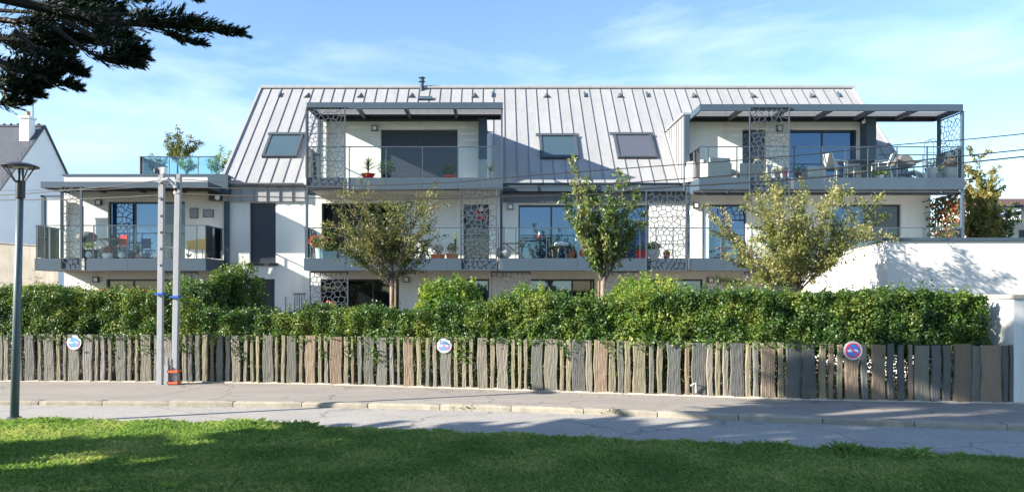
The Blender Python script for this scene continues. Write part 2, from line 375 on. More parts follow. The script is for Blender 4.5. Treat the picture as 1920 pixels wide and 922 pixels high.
def lattice_mb(w, h, cell, bar, th, rnd):
    """plate in local u(x) v(z), thickness along y"""
    mb = MB()
    for poly in voronoi(w, h, cell, rnd):
        A = sum(poly[i][0] * poly[(i + 1) % len(poly)][1] - poly[(i + 1) % len(poly)][0] * poly[i][1] for i in range(len(poly)))
        if A < 0: poly = poly[::-1]
        # drop tiny edges
        q = [poly[i] for i in range(len(poly)) if math.dist(poly[i], poly[i - 1]) > .012]
        if len(q) < 3: continue
        inner = list(q)
        n = len(q)
        inn = [(-1, -1)]
        ins = [(0, 0), (w, 0), (w, h), (0, h)]
        ins = list(q)
        bw = bar * rnd.uniform(.8, 1.25) / 2
        for i in range(n):
            a = q[i]; b = q[(i + 1) % n]; L = math.dist(a, b)
            nn = ((b[1] - a[1]) / L, -(b[0] - a[0]) / L)
            ins = clip(ins, (a[0] - nn[0] * bw, a[1] - nn[1] * bw), nn)
            if len(ins) < 3: break
        if len(ins) < 3:
            continue
        # ring between q and ins: per outer edge connect nearest inner vertices
        m_ = len(ins)
        def near(p): return min(range(m_), key=lambda k: math.dist(ins[k], p))
        idx = [near(p) for p in q]
        for y in (0, th):
            b0 = len(mb.v)
            mb.v += [(p[0], y, p[1]) for p in q] + [(p[0], y, p[1]) for p in ins]
            for i in range(n):
                j = (i + 1) % n
                f = [b0 + i, b0 + j, b0 + n + idx[j]]
                k = idx[j]; guard = 0
                while k != idx[i] and guard < m_:
                    k = (k - 1) % m_; f.append(b0 + n + k); guard += 1
                if guard >= m_: f = [b0 + i, b0 + j, b0 + n + idx[i]]
                if len(set(f)) >= 3: mb.f.append(tuple(f))
        b0 = len(mb.v)
        mb.v += [(p[0], 0, p[1]) for p in ins] + [(p[0], th, p[1]) for p in ins]
        for i in range(m_):
            j = (i + 1) % m_; mb.f.append((b0 + i, b0 + j, b0 + m_ + j, b0 + m_ + i))
    return mb
RV = random.Random(5)
def screen(parent, x, y, z0, z1, width, along='x', m='steel_light', name='lattice_screen', top=True):
    """laser-cut screen with frame; sub-part structure: frame (part) > lattice, cross bars in frame"""
    fr = MB(); t = .035
    def tr(p):
        return (x + p[0], y + p[1], z0 + p[2]) if along == 'x' else (x + p[1], y + p[0], z0 + p[2])
    h = z1 - z0
    def bx(u0, u1, v0, v1, d0=-.012, d1=.03):
        c = [(u0, d0, v0), (u1, d0, v0), (u1, d1, v0), (u0, d1, v0), (u0, d0, v1), (u1, d0, v1), (u1, d1, v1), (u0, d1, v1)]
        fr.hexa([tr(p) for p in c])
    bx(0, t, 0, h); bx(width - t, width, 0, h); bx(t, width - t, 0, t); bx(t, width - t, h - t, h)
    k = max(1, round(h / 1.0))
    for i in range(1, k): bx(t, width - t, h * i / k - .012, h * i / k + .012, .012, .03)
    f = fr.build(name, m, parent)
    lb = lattice_mb(width - 2 * t, h - 2 * t, .19, .025, .006, RV)
    lb.v = [tr((p[0] + t, p[1] + .001, p[2] + t)) for p in lb.v]
    lb.build('lattice', m, f, fix=False)
    return f
# ================================================================= GROUND
rng = np.random.default_rng(3); R = random.Random(11)
def sheet(name, pts_top, pts_bot, z, m, thick=None, zt=None):
    mb = MB(); n = len(pts_top)
    vs = [(p[0], p[1], z) for p in pts_bot] + [(p[0], p[1], z) for p in pts_top]
    fs = [(i, i + 1, n + i + 1, n + i) for i in range(n - 1)]
    mb.add(vs, fs)
    o = mb.build(name, m, fix=False); return structure(o)
def interp(path, x):
    xs = [p[0] for p in path]; ys = [p[1] for p in path]
    return float(np.interp(x, xs, ys))
g = MB(); g.add([(-900, -900, -.12), (900, -900, -.12), (900, 1500, -.12), (-900, 1500, -.12)], [(0, 1, 2, 3)])
structure(g.build('ground', 'turf', fix=False))
fence_path = [(-40, 13.9), (-9.0, 13.50), (-5.3, 13.36), (-3.1, 13.08), (0, 12.38), (1.8, 11.92), (4.91, 11.18), (7.6, 10.85), (9, 10.7), (40, 4.5)]
kerb_path = [(-40, 12.3), (-7.6, 11.27), (-2.3, 11.0), (.53, 10.6), (2.5, 10.1), (4.6, 9.6), (6.5, 9.2), (40, 2.0)]
grass_path = [(-40, 11.4), (-6.2, 9.52), (-4.2, 9.34), (-1.85, 8.87), (.19, 8.54), (2.04, 8.10), (3.65, 7.62), (5.23, 7.34), (40, -1.0)]
xs = [-40, -20] + list(np.arange(-14, 14.1, .5)) + [20, 40]
K = [(x, interp(kerb_path, x)) for x in xs]; Fp = [(x, interp(fence_path, x)) for x in xs]; G = [(x, interp(grass_path, x)) for x in xs]
# road with a slight camber is flat here, 6 cm below the sidewalk
sheet('road', [(x, y + .06) for x, y in K], [(x, y - .9) for x, y in G], -.065, M['asphalt'])
sheet('sidewalk', [(x, y + .03) for x, y in Fp], K, 0.0, M['walk'])
mb = MB(); mb.box(-40, 40, 10.6, 60, -.1, -.02)
gs = MB(); n = len(Fp)
gs.add([(x, y + .12, .004) for x, y in Fp] + [(x, 60, .004) for x, y in Fp], [(i, i + 1, n + i + 1, n + i) for i in range(n - 1)])
structure(gs.build('garden_ground', 'soil', fix=False))
kroot = bpy.data.objects.new('kerb', None); kroot.location = (0, 10.5, 0); COL.objects.link(kroot); structure(kroot)
x = -13.0
while x < 12:
    L = 1.02 + R.uniform(-.05, .05); x1 = x + L - .012
    y0 = interp(kerb_path, x); y1 = interp(kerb_path, x1); zt = .012 + R.uniform(-.006, .008) - max(0, (-x - 4)) * .0012
    mb = MB(); ns = 8; vs = []
    for i in range(ns + 1):
        xx = x + (x1 - x) * i / ns; yy = y0 + (y1 - y0) * i / ns; j = R.uniform(-.006, .006); e = .012 if i in (0, ns) else 0
        vs += [(xx, yy - .135 + j + e, -.12), (xx, yy - .128 + j + e, zt - .022 - abs(j)), (xx, yy - .105 + j, zt + j * .4 - e), (xx, yy + .01, zt + j * .3 - e), (xx, yy + .01, -.12)]
    fs = []
    for i in range(ns):
        for k in range(4): fs.append((5 * i + k, 5 * i + k + 1, 5 * i + 6 + k, 5 * i + 5 + k))
    fs += [(0, 1, 2, 3, 4), tuple(5 * ns + k for k in (4, 3, 2, 1, 0))]
    mb.add(vs, fs); mb.build('kerb_stone', 'kerb', kroot); x += L
# weeds and leaf litter along kerb and fence foot
lp = []
for i in range(1500):
    xx = R.uniform(-9, 8.5)
    if R.random() < .55: yy = interp(fence_path, xx) - abs(R.gauss(0, .16)) - .05; zz = .006
    elif R.random() < .6: yy = interp(kerb_path, xx) - .17 - abs(R.gauss(0, .06)); zz = -.058
    else: yy = R.uniform(interp(kerb_path, xx), interp(fence_path, xx)); zz = .006
    lp.append((xx, yy, zz))
for i in range(260):
    yy = R.uniform(6.2, 9.3); xx = R.uniform(-.66, .72) * yy
    if yy < interp(grass_path, xx) - .05: lp.append((xx, yy, R.uniform(.005, .02)))
V, Fq = leaves(np.array(lp), .024, rng, nbias=(0, 0, 1), bias=3, curl=.05)
stuff(tag(mesh_np('fallen_leaves', V, Fq, M['autumn']), 'scattered small dry leaves on the sidewalk and along the kerb', 'fallen leaves'))
wp = []
for cx_, n_ in ((-.45, 25), (1.6, 30)):
    for i in range(n_): xx = cx_ + R.gauss(0, .07); wp.append((xx, interp(kerb_path, xx) - .14 - R.random() * .03, -.03 + R.random() * .07))
V, Fq = leaves(np.array(wp), .035, rng, elong=1.5)
stuff(tag(mesh_np('kerb_weeds', V, Fq, M['privet']), 'small green weeds growing in the joints of the kerb', 'weeds'))
# lawn
lm = MB(); n = len(G)
rows = [-12, -4, 0, 2, 4, 5, 6, 7]; vs = []
sub = 10
for x, yt in G:
    for k in range(sub + 1):
        f = k / sub; y = -12 + (yt + 12) * (1 - (1 - f) ** 1.7)
        vs.append((x, y, -.03 + .014 * math.sin(x * .9) * math.sin(y * 1.3) * (f < 1) - (.05 if k == sub else 0)))
for i in range(n - 1):
    for k in range(sub): a = i * (sub + 1) + k; lm.f.append((a, a + sub + 1, a + sub + 2, a + 1))
lm.v = vs
structure(lm.build('lawn', 'turf', smooth=True))
NB = 430000
gy = 5.2 + 4.8 * rng.random(NB); gx = (rng.random(NB) * 2 - 1) * (gy * .74 + .3)
top = np.interp(gx, [p[0] for p in grass_path], [p[1] for p in grass_path]) + .05 * np.sin(gx * 7) + .03 * np.sin(gx * 19)
k = gy < top; gx = gx[k]; gy = gy[k]; top = top[k]; N = len(gx)
edge = np.clip(1 - (top - gy) / .25, 0, 1)
pat = noise3(np.stack([gx, gy, gy * 0], 1), rng, [(1.1, .3), (3.5, .22)])
hgt = (.034 + .038 * rng.random(N) ** 2) * np.clip(1 + .4 * pat, .55, 1.8) + edge * .03 * rng.random(N)
for tx, ty, tr_, th in ((-3.0, 9.05, .45, .10), (-2.3, 8.9, .25, .06), (2.9, 7.75, .35, .06), (3.55, 7.6, .12, .13), (3.75, 7.5, .3, .07), (4.2, 7.4, .12, .10), (-5.6, 9.35, .2, .05), (.2, 8.4, .4, .03)):
    hgt += th * rng.random(N) * np.exp(-((gx - tx) ** 2 + (gy - ty) ** 2 * 2) / tr_ ** 2)
ang = rng.random(N) * 6.283; lean = .35 + .8 * rng.random(N)
bx_, by_ = np.cos(ang), np.sin(ang); wd = .0023 + .0018 * rng.random(N)
z0 = -.028
A = np.stack([gx - by_ * wd, gy + bx_ * wd, np.full(N, z0)], 1); B = np.stack([gx + by_ * wd, gy - bx_ * wd, np.full(N, z0)], 1)
C_ = np.stack([gx + bx_ * hgt * lean * .35 + by_ * wd * .7, gy + by_ * hgt * lean * .35 - bx_ * wd * .7, z0 + hgt * .65], 1)
D_ = np.stack([gx + bx_ * hgt * lean, gy + by_ * hgt * lean, z0 + hgt * (1.05 - .25 * lean)], 1)
V = np.stack([A, B, C_, D_], 1).reshape(-1, 3)
stuff(tag(mesh_np('grass', V, np.arange(4 * N).reshape(N, 4), M['grass']), 'short green lawn grass with taller tufts along the road edge', 'grass'))
# ================================================================= STONE FENCE
fence = thing('stone_fence', 'low fence of upright grey and brown schist slabs along the sidewalk', 'fence', (0, 12.3, 0))
picks = []
def pk(s, o, txt):
    for it in txt.split():
        a, b, c = it.split(','); picks.append((o + float(a) / s, o + float(b) / s, c))
pk(3.8425, 0, '-30,20,g 25,60,b 78,95,o 118,158,g 178,248,G 270,298,b 315,390,g 405,435,b 453,478,b 490,570,g 592,662,p 680,705,b 720,752,p 778,803,b 833,905,g 917,945,b 970,993,b 1013,1090,o 1106,1133,g 1168,1235,p 1262,1292,b 1312,1345,b 1352,1384,G 1405,1440,G 1455,1488,y')
pk(3.8425, 380, '8,35,b 52,78,o 95,143,g 162,193,p 210,272,o 292,320,b 343,368,b 383,408,b 430,508,g 520,543,b 563,590,y 603,672,g 693,720,y 738,812,o 832,858,y 877,905,b 915,1005,o 1018,1050,y 1070,1092,o 1117,1148,g 1163,1235,g 1255,1328,g 1347,1378,p 1403,1425,b 1447,1520,r')
pk(3.8425, 760, '82,118,y 145,175,b 200,228,b 252,332,g 350,380,y 410,438,b 460,488,y 518,592,b 612,645,b 660,742,o 765,792,y 812,837,y 857,883,b 910,993,g 1000,1097,b 1115,1145,y 1160,1196,y 1202,1298,G 1305,1350,b 1360,1458,o')
pk(3.8425, 1140, '10,58,y 72,115,g 122,165,b 180,273,y 297,332,g 355,395,y 428,527,G 557,590,r 607,710,G 715,760,o 777,812,y 832,873,o 883,980,G 995,1033,y 1052,1090,g 1108,1210,o 1232,1270,y 1285,1395,G 1405,1500,G')
pk(3.545, 1520, '62,105,y 120,152,o 177,212,y 232,322,o 342,383,G 410,497,o 515,557,G 585,627,G 653,683,o 695,793,b 807,867,G 885,937,G 955,1070,o 1075,1130,g 1134,1275,o 1281,1318,G 1326,1350,G')
cm = dict(g='st_ggrey', G='st_slate', b='st_grey', o='st_brown', y='st_ochre', p='st_purple', r='st_rust')
cmr = dict(b=['st_grey', 'st_ochre', 'st_grey'], y=['st_ochre'], g=['st_ggrey'], G=['st_slate'], o=['st_brown', 'st_brown', 'st_grey'], p=['st_purple'], r=['st_brown'])
def fence_at(px):
    Y = 12.5
    for _ in range(8): Y = interp(fence_path, X(px, Y))
    return X(px, Y), Y
def slat(xc, Yc, wdt, hgt, m, R):
    th = R.uniform(.03, .045)
    y0 = Yc; n = 9; vs = []; ph = R.random() * 6; ph2 = R.random() * 6; am = min(.014, wdt * .12)
    lean = R.uniform(-.012, .012)
    for i in range(n):
        f = i / (n - 1); zz = -.02 + f * (hgt + .02)
        dl = am * math.sin(f * 7 + ph) * .6 + R.uniform(-.004, .004); dr = am * math.sin(f * 6 + ph2) * .6 + R.uniform(-.004, .004)
        tp = .012 * (1 - f) if wdt > .1 else 0
        xl = xc - wdt / 2 + dl + lean * f - tp * 0; xr = xc + wdt / 2 + dr + lean * f
        yj = R.uniform(-.004, .004); zt = zz
        if i == n - 1: zl = zz + R.uniform(-.006, .006); zr = zz + R.uniform(-.006, .006)
        else: zl = zr = zz
        c = .006
        vs += [(xl, y0 + c + yj, zl), (xl + c, y0 + yj, zl), ((xl + xr) / 2, y0 + yj + R.uniform(-.003, .003), (zl + zr) / 2), (xr - c, y0 + yj, zr), (xr, y0 + c + yj, zr), (xr, y0 + th, zr), (xl, y0 + th, zl)]
    q = 7; fs = []
    for i in range(n - 1):
        for k2 in range(q): a = i * q + k2; b = i * q + (k2 + 1) % q; fs.append((a, b, b + q, a + q))
    fs.append(tuple(range(q))[::-1]); fs.append(tuple((n - 1) * q + k2 for k2 in range(q)))
    mb = MB(); mb.add(vs, fs); return mb
for i, (a, b, c) in enumerate(picks):
    xc, Yc = fence_at((a + b) / 2); wdt = (b - a - .9) / F * Yc
    slat(xc, Yc, wdt, .85 + R.uniform(-.012, .012), None, R).build('stone_slat', (cmr[c][R.randrange(len(cmr[c]))] if not (c == 'o' and a > 1500) else 'st_brown'), fence)
x = fence_at(-20)[0]                       # the fence runs on to the left, out of the picture
while x > -12:
    x -= .2; wdt = R.choice([.07, .08, .16, .18]); slat(x, interp(fence_path, x), wdt, .85, None, R).build('stone_slat', R.choice(['st_grey', 'st_brown', 'st_ggrey']), fence); x -= wdt
bs = MB(); xs2 = np.arange(-13, 8.6, .12)
for i in range(len(xs2) - 1):
    x0, x1 = xs2[i], xs2[i + 1]; y0 = interp(fence_path, x0); y1 = interp(fence_path, x1); h0 = .018 + .008 * math.sin(i * 1.7)
    bs.hexa([(x0, y0 - .035, -.02), (x1, y1 - .035, -.02), (x1, y1 + .13, -.02), (x0, y0 + .13, -.02), (x0, y0 - .03, h0), (x1, y1 - .03, h0), (x1, y1 + .13, h0), (x0, y0 + .13, h0)])
bs.build('mortar_footing', 'gravel', fence)
# graffiti scribble on a slat
xc, Yc = fence_at(162)
mb = MB(); 
for dx in (-.022, .02):
    mb.tube([(xc + dx + .012 * math.cos(a), Yc - .008, Z(660, Yc) + .013 * math.sin(a)) for a in np.linspace(.6, 5.2, 8)], .0035, 5)
tag(mb.build('scribble', 'black'), 'small black scribbled mark on a grey slab beside the leftmost round sign', 'graffiti')
# ================================================================= ROUND SIGNS
def disc(r, cx, y, cz, th, n=40):
    return MB().lathe([(r, 0), (r, th)], (cx, y, cz), n, 'y')
def round_sign(px, py, rpx, label, blue, red, slash=True, faded=False):
    xc, Yc = fence_at(px); z = Z(py, Yc); r = rpx / F * Yc; y = Yc - .022
    s = thing('parking_sign', label, 'sign', (xc, y, z - r), 'round no parking signs on the stone fence')
    disc(r, xc, y, z, .006).build('plate', 'signwhite', s)
    # red ring: annulus
    mb = MB(); n = 40; ro, ri = r * .80, r * .66
    if faded:
        segs = [k for k in range(n) if (k * 9 > 185 and k * 9 < 240) or (k * 9 > 300 or k * 9 < 15)]
    else: segs = list(range(n))
    for k in segs:
        a0 = 2 * math.pi * k / n; a1 = 2 * math.pi * (k + 1) / n
        p = [(xc + q * math.cos(a), z + q * math.sin(a)) for q, a in ((ri, a0), (ro, a0), (ro, a1), (ri, a1))]
        mb.prism(p, 'y', y - .003, y - .0005)
    mb.build('red_ring', red, s)
    disc(r * .655, xc, y - .0025, z, .002).build('blue_field', blue, s)
    if slash:
        c, sn = math.cos(math.radians(135)), math.sin(math.radians(135)); hw = r * .075; L = r * .66
        p = [(xc + c * L * i - sn * hw * j, z + sn * L * i + c * hw * j) for i, j in ((-1, -1), (1, -1), (1, 1), (-1, 1))]
        MB().prism(p, 'y', y - .0052, y - .0028).build('red_slash', red, s)
    tw = MB()   # white tow truck and towed car
    for pl in ([(-.62, -.10), (-.60, .04), (-.46, .06), (-.40, .14), (-.24, .14), (-.20, -.02), (-.02, .12), (.02, .16), (.06, .12), (-.14, -.10)],
               [(.06, .06), (.22, .14), (.30, .16), (.44, .08), (.58, -.02), (.56, -.12), (.20, -.02)]):
        tw.prism([(xc + a * r, z + b * r) for a, b in pl], 'y', y - .0040, y - .0027)
    for cx2, cz2 in ((-.5, -.12), (-.24, -.12), (.18, -.04), (.46, -.14)):
        tw.lathe([(r * .06, 0), (r * .06, .0013)], (xc + cx2 * r, y - .0042, z + cz2 * r), 10, 'y')
    tw.build('tow_pictogram', 'signwhite', s)
    tk = MB()
    for k in range(26):      # fine lettering running round the rim
        a = math.radians((30 + k * 9.5) if k < 13 else (212 + (k - 13) * 9.5))
        rr = r * .89; hw = r * .018; hh = r * .05 * (.7 + .5 * ((k * 7) % 3) / 2)
        ca, sa = math.cos(a), math.sin(a)
        p = [(xc + ca * (rr + hh * j) - sa * hw * i, z + sa * (rr + hh * j) + ca * hw * i) for i, j in ((-1, -1), (1, -1), (1, 1), (-1, 1))]
        tk.prism(p, 'y', y - .0015, y - .0003)
    if not faded: tk.build('rim_lettering', red, s)
    return s
round_sign(140, 641.5, 13.5, 'round no parking sign at the left with its colours faded to pink and pale blue', 'signpale', 'signpink', slash=False, faded=True)
round_sign(833, 647.5, 13.8, 'round no parking sign near the middle of the fence with faded pink slash', 'signpale', 'signpink', faded=True)
round_sign(1598, 656.5, 17.6, 'larger round no parking sign at the right with bright blue field and red slash', 'signblue', 'signred')
# ================================================================= BUILDING
YB, YW = 26.0, 27.7
z1 = Z(484, YB); z1b = Z(507, YB); z2 = Z(333, YB); z2b = Z(355, YB)
EY, EZ, RY, RZ = 27.6, Z(343, 27.6), 32.4, Z(163, 32.4)
def roofz(Y): return EZ + (Y - EY) * (RZ - EZ) / (RY - EY)
def roofY(z): return EY + (z - EZ) * (RY - EY) / (RZ - EZ)
bld = thing('apartment_building', 'white apartment building with zinc roof and two storeys of glazed grey balconies', 'building', (0, YW, 0))
def wall(x0, x1, za, zb, ops, Y=YW, t=.3, m='render', name='wall', parent=None):
    """ops: (x0,x1,z0,z1). one mesh of blocks round the openings"""
    mb = MB(); ops = sorted(ops); xs = [x0]
    cur = x0
    for o in ops:
        if o[0] > cur: mb.box(cur, o[0], Y, Y + t, za, zb)
        if o[2] > za: mb.box(o[0], o[1], Y, Y + t, za, o[2])
        if o[3] < zb: mb.box(o[0], o[1], Y, Y + t, o[3], zb)
        cur = o[1]
    if cur < x1: mb.box(cur, x1, Y, Y + t, za, zb)
    return mb.build(name, m, parent or bld, fix=False)
def win(x0, x1, z0, z1_, n=2, Y=YW, kinds=None, parent=None, name='window', fw=.055):
    """window: frame > pane (sub-parts); kinds per leaf: pane, pane_dim, shutter, curtain"""
    rec = .12; fr = MB(); yy = Y + rec
    fr.box(x0, x1, yy, yy + .06, z1_ - fw * 1.3, z1_); fr.box(x0, x1, yy, yy + .06, z0, z0 + fw)
    fr.box(x0, x0 + fw, yy, yy + .06, z0 + fw, z1_ - fw * 1.3); fr.box(x1 - fw, x1, yy, yy + .06, z0 + fw, z1_ - fw * 1.3)
    wl = (x1 - x0 - fw) / n
    for i in range(1, n):
        xm = x0 + fw / 2 + wl * i; fr.box(xm - fw * .6, xm + fw * .6, yy + .003, yy + .057, z0 + fw, z1_ - fw * 1.3)
    f = fr.build(name, 'dark', parent or bld)
    for i in range(n):
        a = x0 + fw + (wl * i if i else 0) - (0 if i == 0 else fw * -.05); b = x0 + fw / 2 + wl * (i + 1) - (fw * .6 if i < n - 1 else fw / 2)
        a = x0 + fw / 2 + wl * i + (fw * .6 if i else fw / 2)
        kd = (kinds or ['pane'] * n)[i]
        za, zb = z0 + fw, z1_ - fw * 1.3
        if kd == 'shutter':
            mb = MB(); ns = int((zb - za) / .048); hh = (zb - za) / ns
            for k in range(ns):
                y = yy + .012; q = za + k * hh
                mb.hexa([(a, y + .004, q), (b, y + .004, q), (b, y + .012, q), (a, y + .012, q), (a, y - .006, q + hh * .86), (b, y - .006, q + hh * .86), (b, y + .012, q + hh * .86), (a, y + .012, q + hh * .86)])
            mb.box(a, b, yy + .012, yy + .02, za, zb)
            mb.build('roller_shutter', 'shutter', f)
        else:
            MB().box(a, b, yy + .022, yy + .034, za, zb).build('pane', M[kd], f)
            if kd == 'pane' and False: pass
    return f
XP = lambda px, Y=YW: X(px, Y)
ZP = lambda py, Y=YW: Z(py, Y)
gT = ZP(523); fT = ZP(381); sT = ZP(243)
# ground floor
gops = [(XP(199), XP(345), .05, gT), (XP(467), XP(515), .05, gT), (XP(601), XP(748), .05, gT), (XP(858), XP(917), .05, gT), (XP(992), XP(1115), .05, gT), (XP(1205), XP(1318), .05, gT)]
wall(XP(120), XP(427), 0, z1b + .2, [gops[0]], name='left_wing_ground_wall')
wall(XP(427), 16.28, 0, z1b + .2, gops[1:], name='ground_floor_wall')
win(*gops[0], n=3, kinds=['pane_dim'] * 3); win(*gops[1], n=1, kinds=['shutter']); win(*gops[2], n=3, kinds=['pane_dim'] * 3)
win(*gops[3], n=1, kinds=['pane']); win(*gops[4], n=3, kinds=['pane', 'pane', 'pane_dim']); win(*gops[5], n=2)
# first floor
f0 = z1 + .02
fops = [(XP(202), XP(347), f0, ZP(378)), (XP(468), XP(517), ZP(493), ZP(380)), (XP(603), XP(750), f0, fT), (XP(869), XP(917), f0, ZP(383)),
        (XP(972), XP(1218), f0, ZP(384)), (XP(1317), XP(1400), f0, ZP(383)), (XP(1560), XP(1690), f0, ZP(383))]
wtop = ZP(330); gz = ZP(378, 27.7)
wall(XP(120), XP(427), z1b + .2, wtop, [fops[0]], name='left_wing_wall')
wall(XP(427), 16.28, z1b + .2, z2b + .02, fops[1:], name='first_floor_wall')
wall(XP(427), XP(575), z2b + .02, EZ - .03, [], name='upper_wall'); wall(XP(940), XP(1292), z2b + .02, EZ - .03, [], name='upper_wall')
win(*fops[0], n=3, kinds=['pane', 'pane', 'pane_dim']); win(*fops[1], n=1, kinds=['shutter']); win(*fops[2], n=2, kinds=['pane_dim', 'pane_dim'])
win(*fops[3], n=1, kinds=['pane_dim']); win(*fops[4], n=4); win(*fops[5], n=2, kinds=['pane', 'pane']); win(*fops[6], n=2, kinds=['pane', 'pane_dim'])
MB().box(XP(463), XP(521), YW - .06, YW - .002, ZP(498), ZP(493)).build('window_sill', 'dark', bld)
MB().box(XP(1317) + .06, XP(1330), YW + .05, YW + .11, f0 + .02, ZP(383) - .09).build('curtain', 'curtain', bld)
# end and back walls, floors
eb = MB(); eb.box(XP(120), XP(120) + .3, YW + .302, 37, 0, wtop); eb.box(16.28 - .3, 16.28, YW + .302, 37, 0, z2b); eb.box(XP(120) + .3, 16.28 - .3, 36.7, 37, 0, z2b)
eb.build('side_and_back_walls', 'render', bld, fix=False)
fl = MB(); fl.box(XP(120) + .302, 15.97, YW + .302, 36.69, z1b + .1, z1 - .01); fl.box(XP(427), 15.97, YW + .302, 36.69, z2b + .1, z2 - .01); fl.build('floor_slabs', 'soffit', bld)
lr = MB(); lr.box(XP(120) - .05, XP(425), YW - .04, 37.05, wtop, ZP(326.5)); lr.build('flat_roof', 'steel', bld)
# main zinc roof
GX0, GX1 = -10.27, 15.58
rf = MB(); rf.prism([(EY, EZ - .05), (RY, RZ - .05), (RY + (RY - EY), EZ - .05)], 'x', GX0 + .03, GX1 - .03)
roof = rf.build('roof', 'render', bld)
D1 = (-6.50, XP(913)); D2 = (6.98, XP(1643)); DT = 8.10
nP = 56; pw = (GX1 - GX0) / nP
th = math.atan2(RZ - EZ, RY - EY); nrm = (0, -math.sin(th), math.cos(th))
def onroof(x, Y, h): return (x, Y + nrm[1] * h, roofz(Y) + nrm[2] * h)
def slab_on_roof(mb, x0, x1, ya, yb, h0, h1):
    mb.hexa([onroof(x0, ya, h0), onroof(x1, ya, h0), onroof(x1, yb, h0), onroof(x0, yb, h0), onroof(x0, ya, h1), onroof(x1, ya, h1), onroof(x1, yb, h1), onroof(x0, yb, h1)])
sky_ops = [(-9.07, -7.72, 28.68, 29.75), (1.72, 3.2, 28.62, 29.7), (4.70, 6.22, 28.64, 29.75)]
for i in range(nP):
    x0 = GX0 + i * pw; x1 = x0 + pw; xc = (x0 + x1) / 2
    ya = EY - .12
    if D1[0] < xc < D1[1] or D2[0] < xc < D2[1]: ya = roofY(DT) - .02
    segs = [(ya, RY - .02)]
    slab = MB()
    for a, b in segs: slab_on_roof(slab, x0 + .004, x1 - .004, a, b, .0, .012)
    slab.build('roof_panel', 'zinc', roof)
    if i > 0:
        sm = MB(); ys = ya
        if D1[0] - .1 < x0 < D1[1] + .1 or D2[0] - .1 < x0 < D2[1] + .1: ys = roofY(DT)
        slab_on_roof(sm, x0 - .008, x0 + .008, ys, RY - .06, .013, .042); sm.build('seam', 'seam', roof)
bk = MB(); bk.hexa([(GX0, RY, RZ - .02), (GX1, RY, RZ - .02), (GX1, 2 * RY - EY + .1, EZ - .1), (GX0, 2 * RY - EY + .1, EZ - .1), (GX0, RY, RZ + .01), (GX1, RY, RZ + .01), (GX1, 2 * RY - EY + .1, EZ - .07), (GX0, 2 * RY - EY + .1, EZ - .07)])
bk.build('rear_roof_slope', 'zinc', roof)
rc = MB(); rc.hexa([(GX0 - .05, RY - .2, RZ - .1), (GX1 + .05, RY - .2, RZ - .1), (GX1 + .05, RY + .2, RZ - .1), (GX0 - .05, RY + .2, RZ - .1), (GX0 - .05, RY - .2, RZ - .03 + .02), (GX1 + .05, RY - .2, RZ - .01), (GX1 + .05, RY + .1, RZ + .1), (GX0 - .05, RY + .1, RZ + .1)])
rc.build('ridge_cap', 'zinc', roof)
for xx in (GX0, GX1):
    vg = MB(); slab_on_roof(vg, xx - .05, xx + .05, EY - .12, RY - .1, -.12, .07); vg.build('verge_trim', 'zinc', roof)
# gutter and fascia cladding
def gutter(x0, x1, z, y):
    mb = MB(); prof = [(0, 0), (0, .11), (.015, .12), (.03, .11), (.03, .03), (.09, .0)]
    n = 9; pts = [(y - .06 + .06 * math.cos(a), z - .06 * math.sin(a)) for a in np.linspace(0, math.pi, n)]
    pts2 = [(y - .06 + .05 * math.cos(a), z - .05 * math.sin(a)) for a in np.linspace(math.pi, 0, n)]
    mb.prism(pts + pts2, 'x', x0, x1); return mb
gutter(GX0 - .02, XP(573), EZ - .02, EY - .1).build('gutter', 'zinc', roof)
gutter(XP(943), XP(1290), EZ - .02, EY - .1).build('gutter', 'steel', roof)
cl_root = bld
def cladding(x0, x1, za, zb, y, m):
    n = max(1, round((x1 - x0) / .48)); wq = (x1 - x0) / n
    for i in range(n):
        mb = MB(); mb.box(x0 + i * wq + .004, x0 + (i + 1) * wq - .004, y, y + .02, za, zb); p = mb.build('cladding_panel', m, bld)
        MB().box(x0 + (i + 1) * wq - .012, x0 + (i + 1) * wq + .012, y - .04, y - .001, za, zb).build('seam', 'seam' if m == 'zinc' else m, p)
cladding(XP(430), XP(573), ZP(378), EZ - .10, YW - .09, 'zinc')
cladding(XP(943), XP(1290), ZP(380), ZP(358), YW - .09, 'dzinc')
fb = MB(); fb.box(XP(942), XP(1290), YW - .35, YW - .30, ZP(359, 27.4), ZP(348, 27.4)); fb.build('eave_fascia', 'steel', bld)
fb = MB(); fb.box(XP(942), XP(1290), YW - .298, YW - .002, ZP(356, 27.4), ZP(354, 27.4)); fb.build('eave_soffit', 'dark', bld)
MB().box(XP(418, 27.5), XP(427, 27.5), YW - .12, YW - .01, 0.1, ZP(378)).build('downpipe', 'steel', bld)
# small zinc box where the flat roof meets the main roof
zb_ = MB(); zb_.box(XP(392, 27.4), XP(430, 27.4), YW - .45, YW - .10, ZP(364, 27.4), ZP(329, 27.4)); zb_.build('roof_junction_box', 'steel', bld)
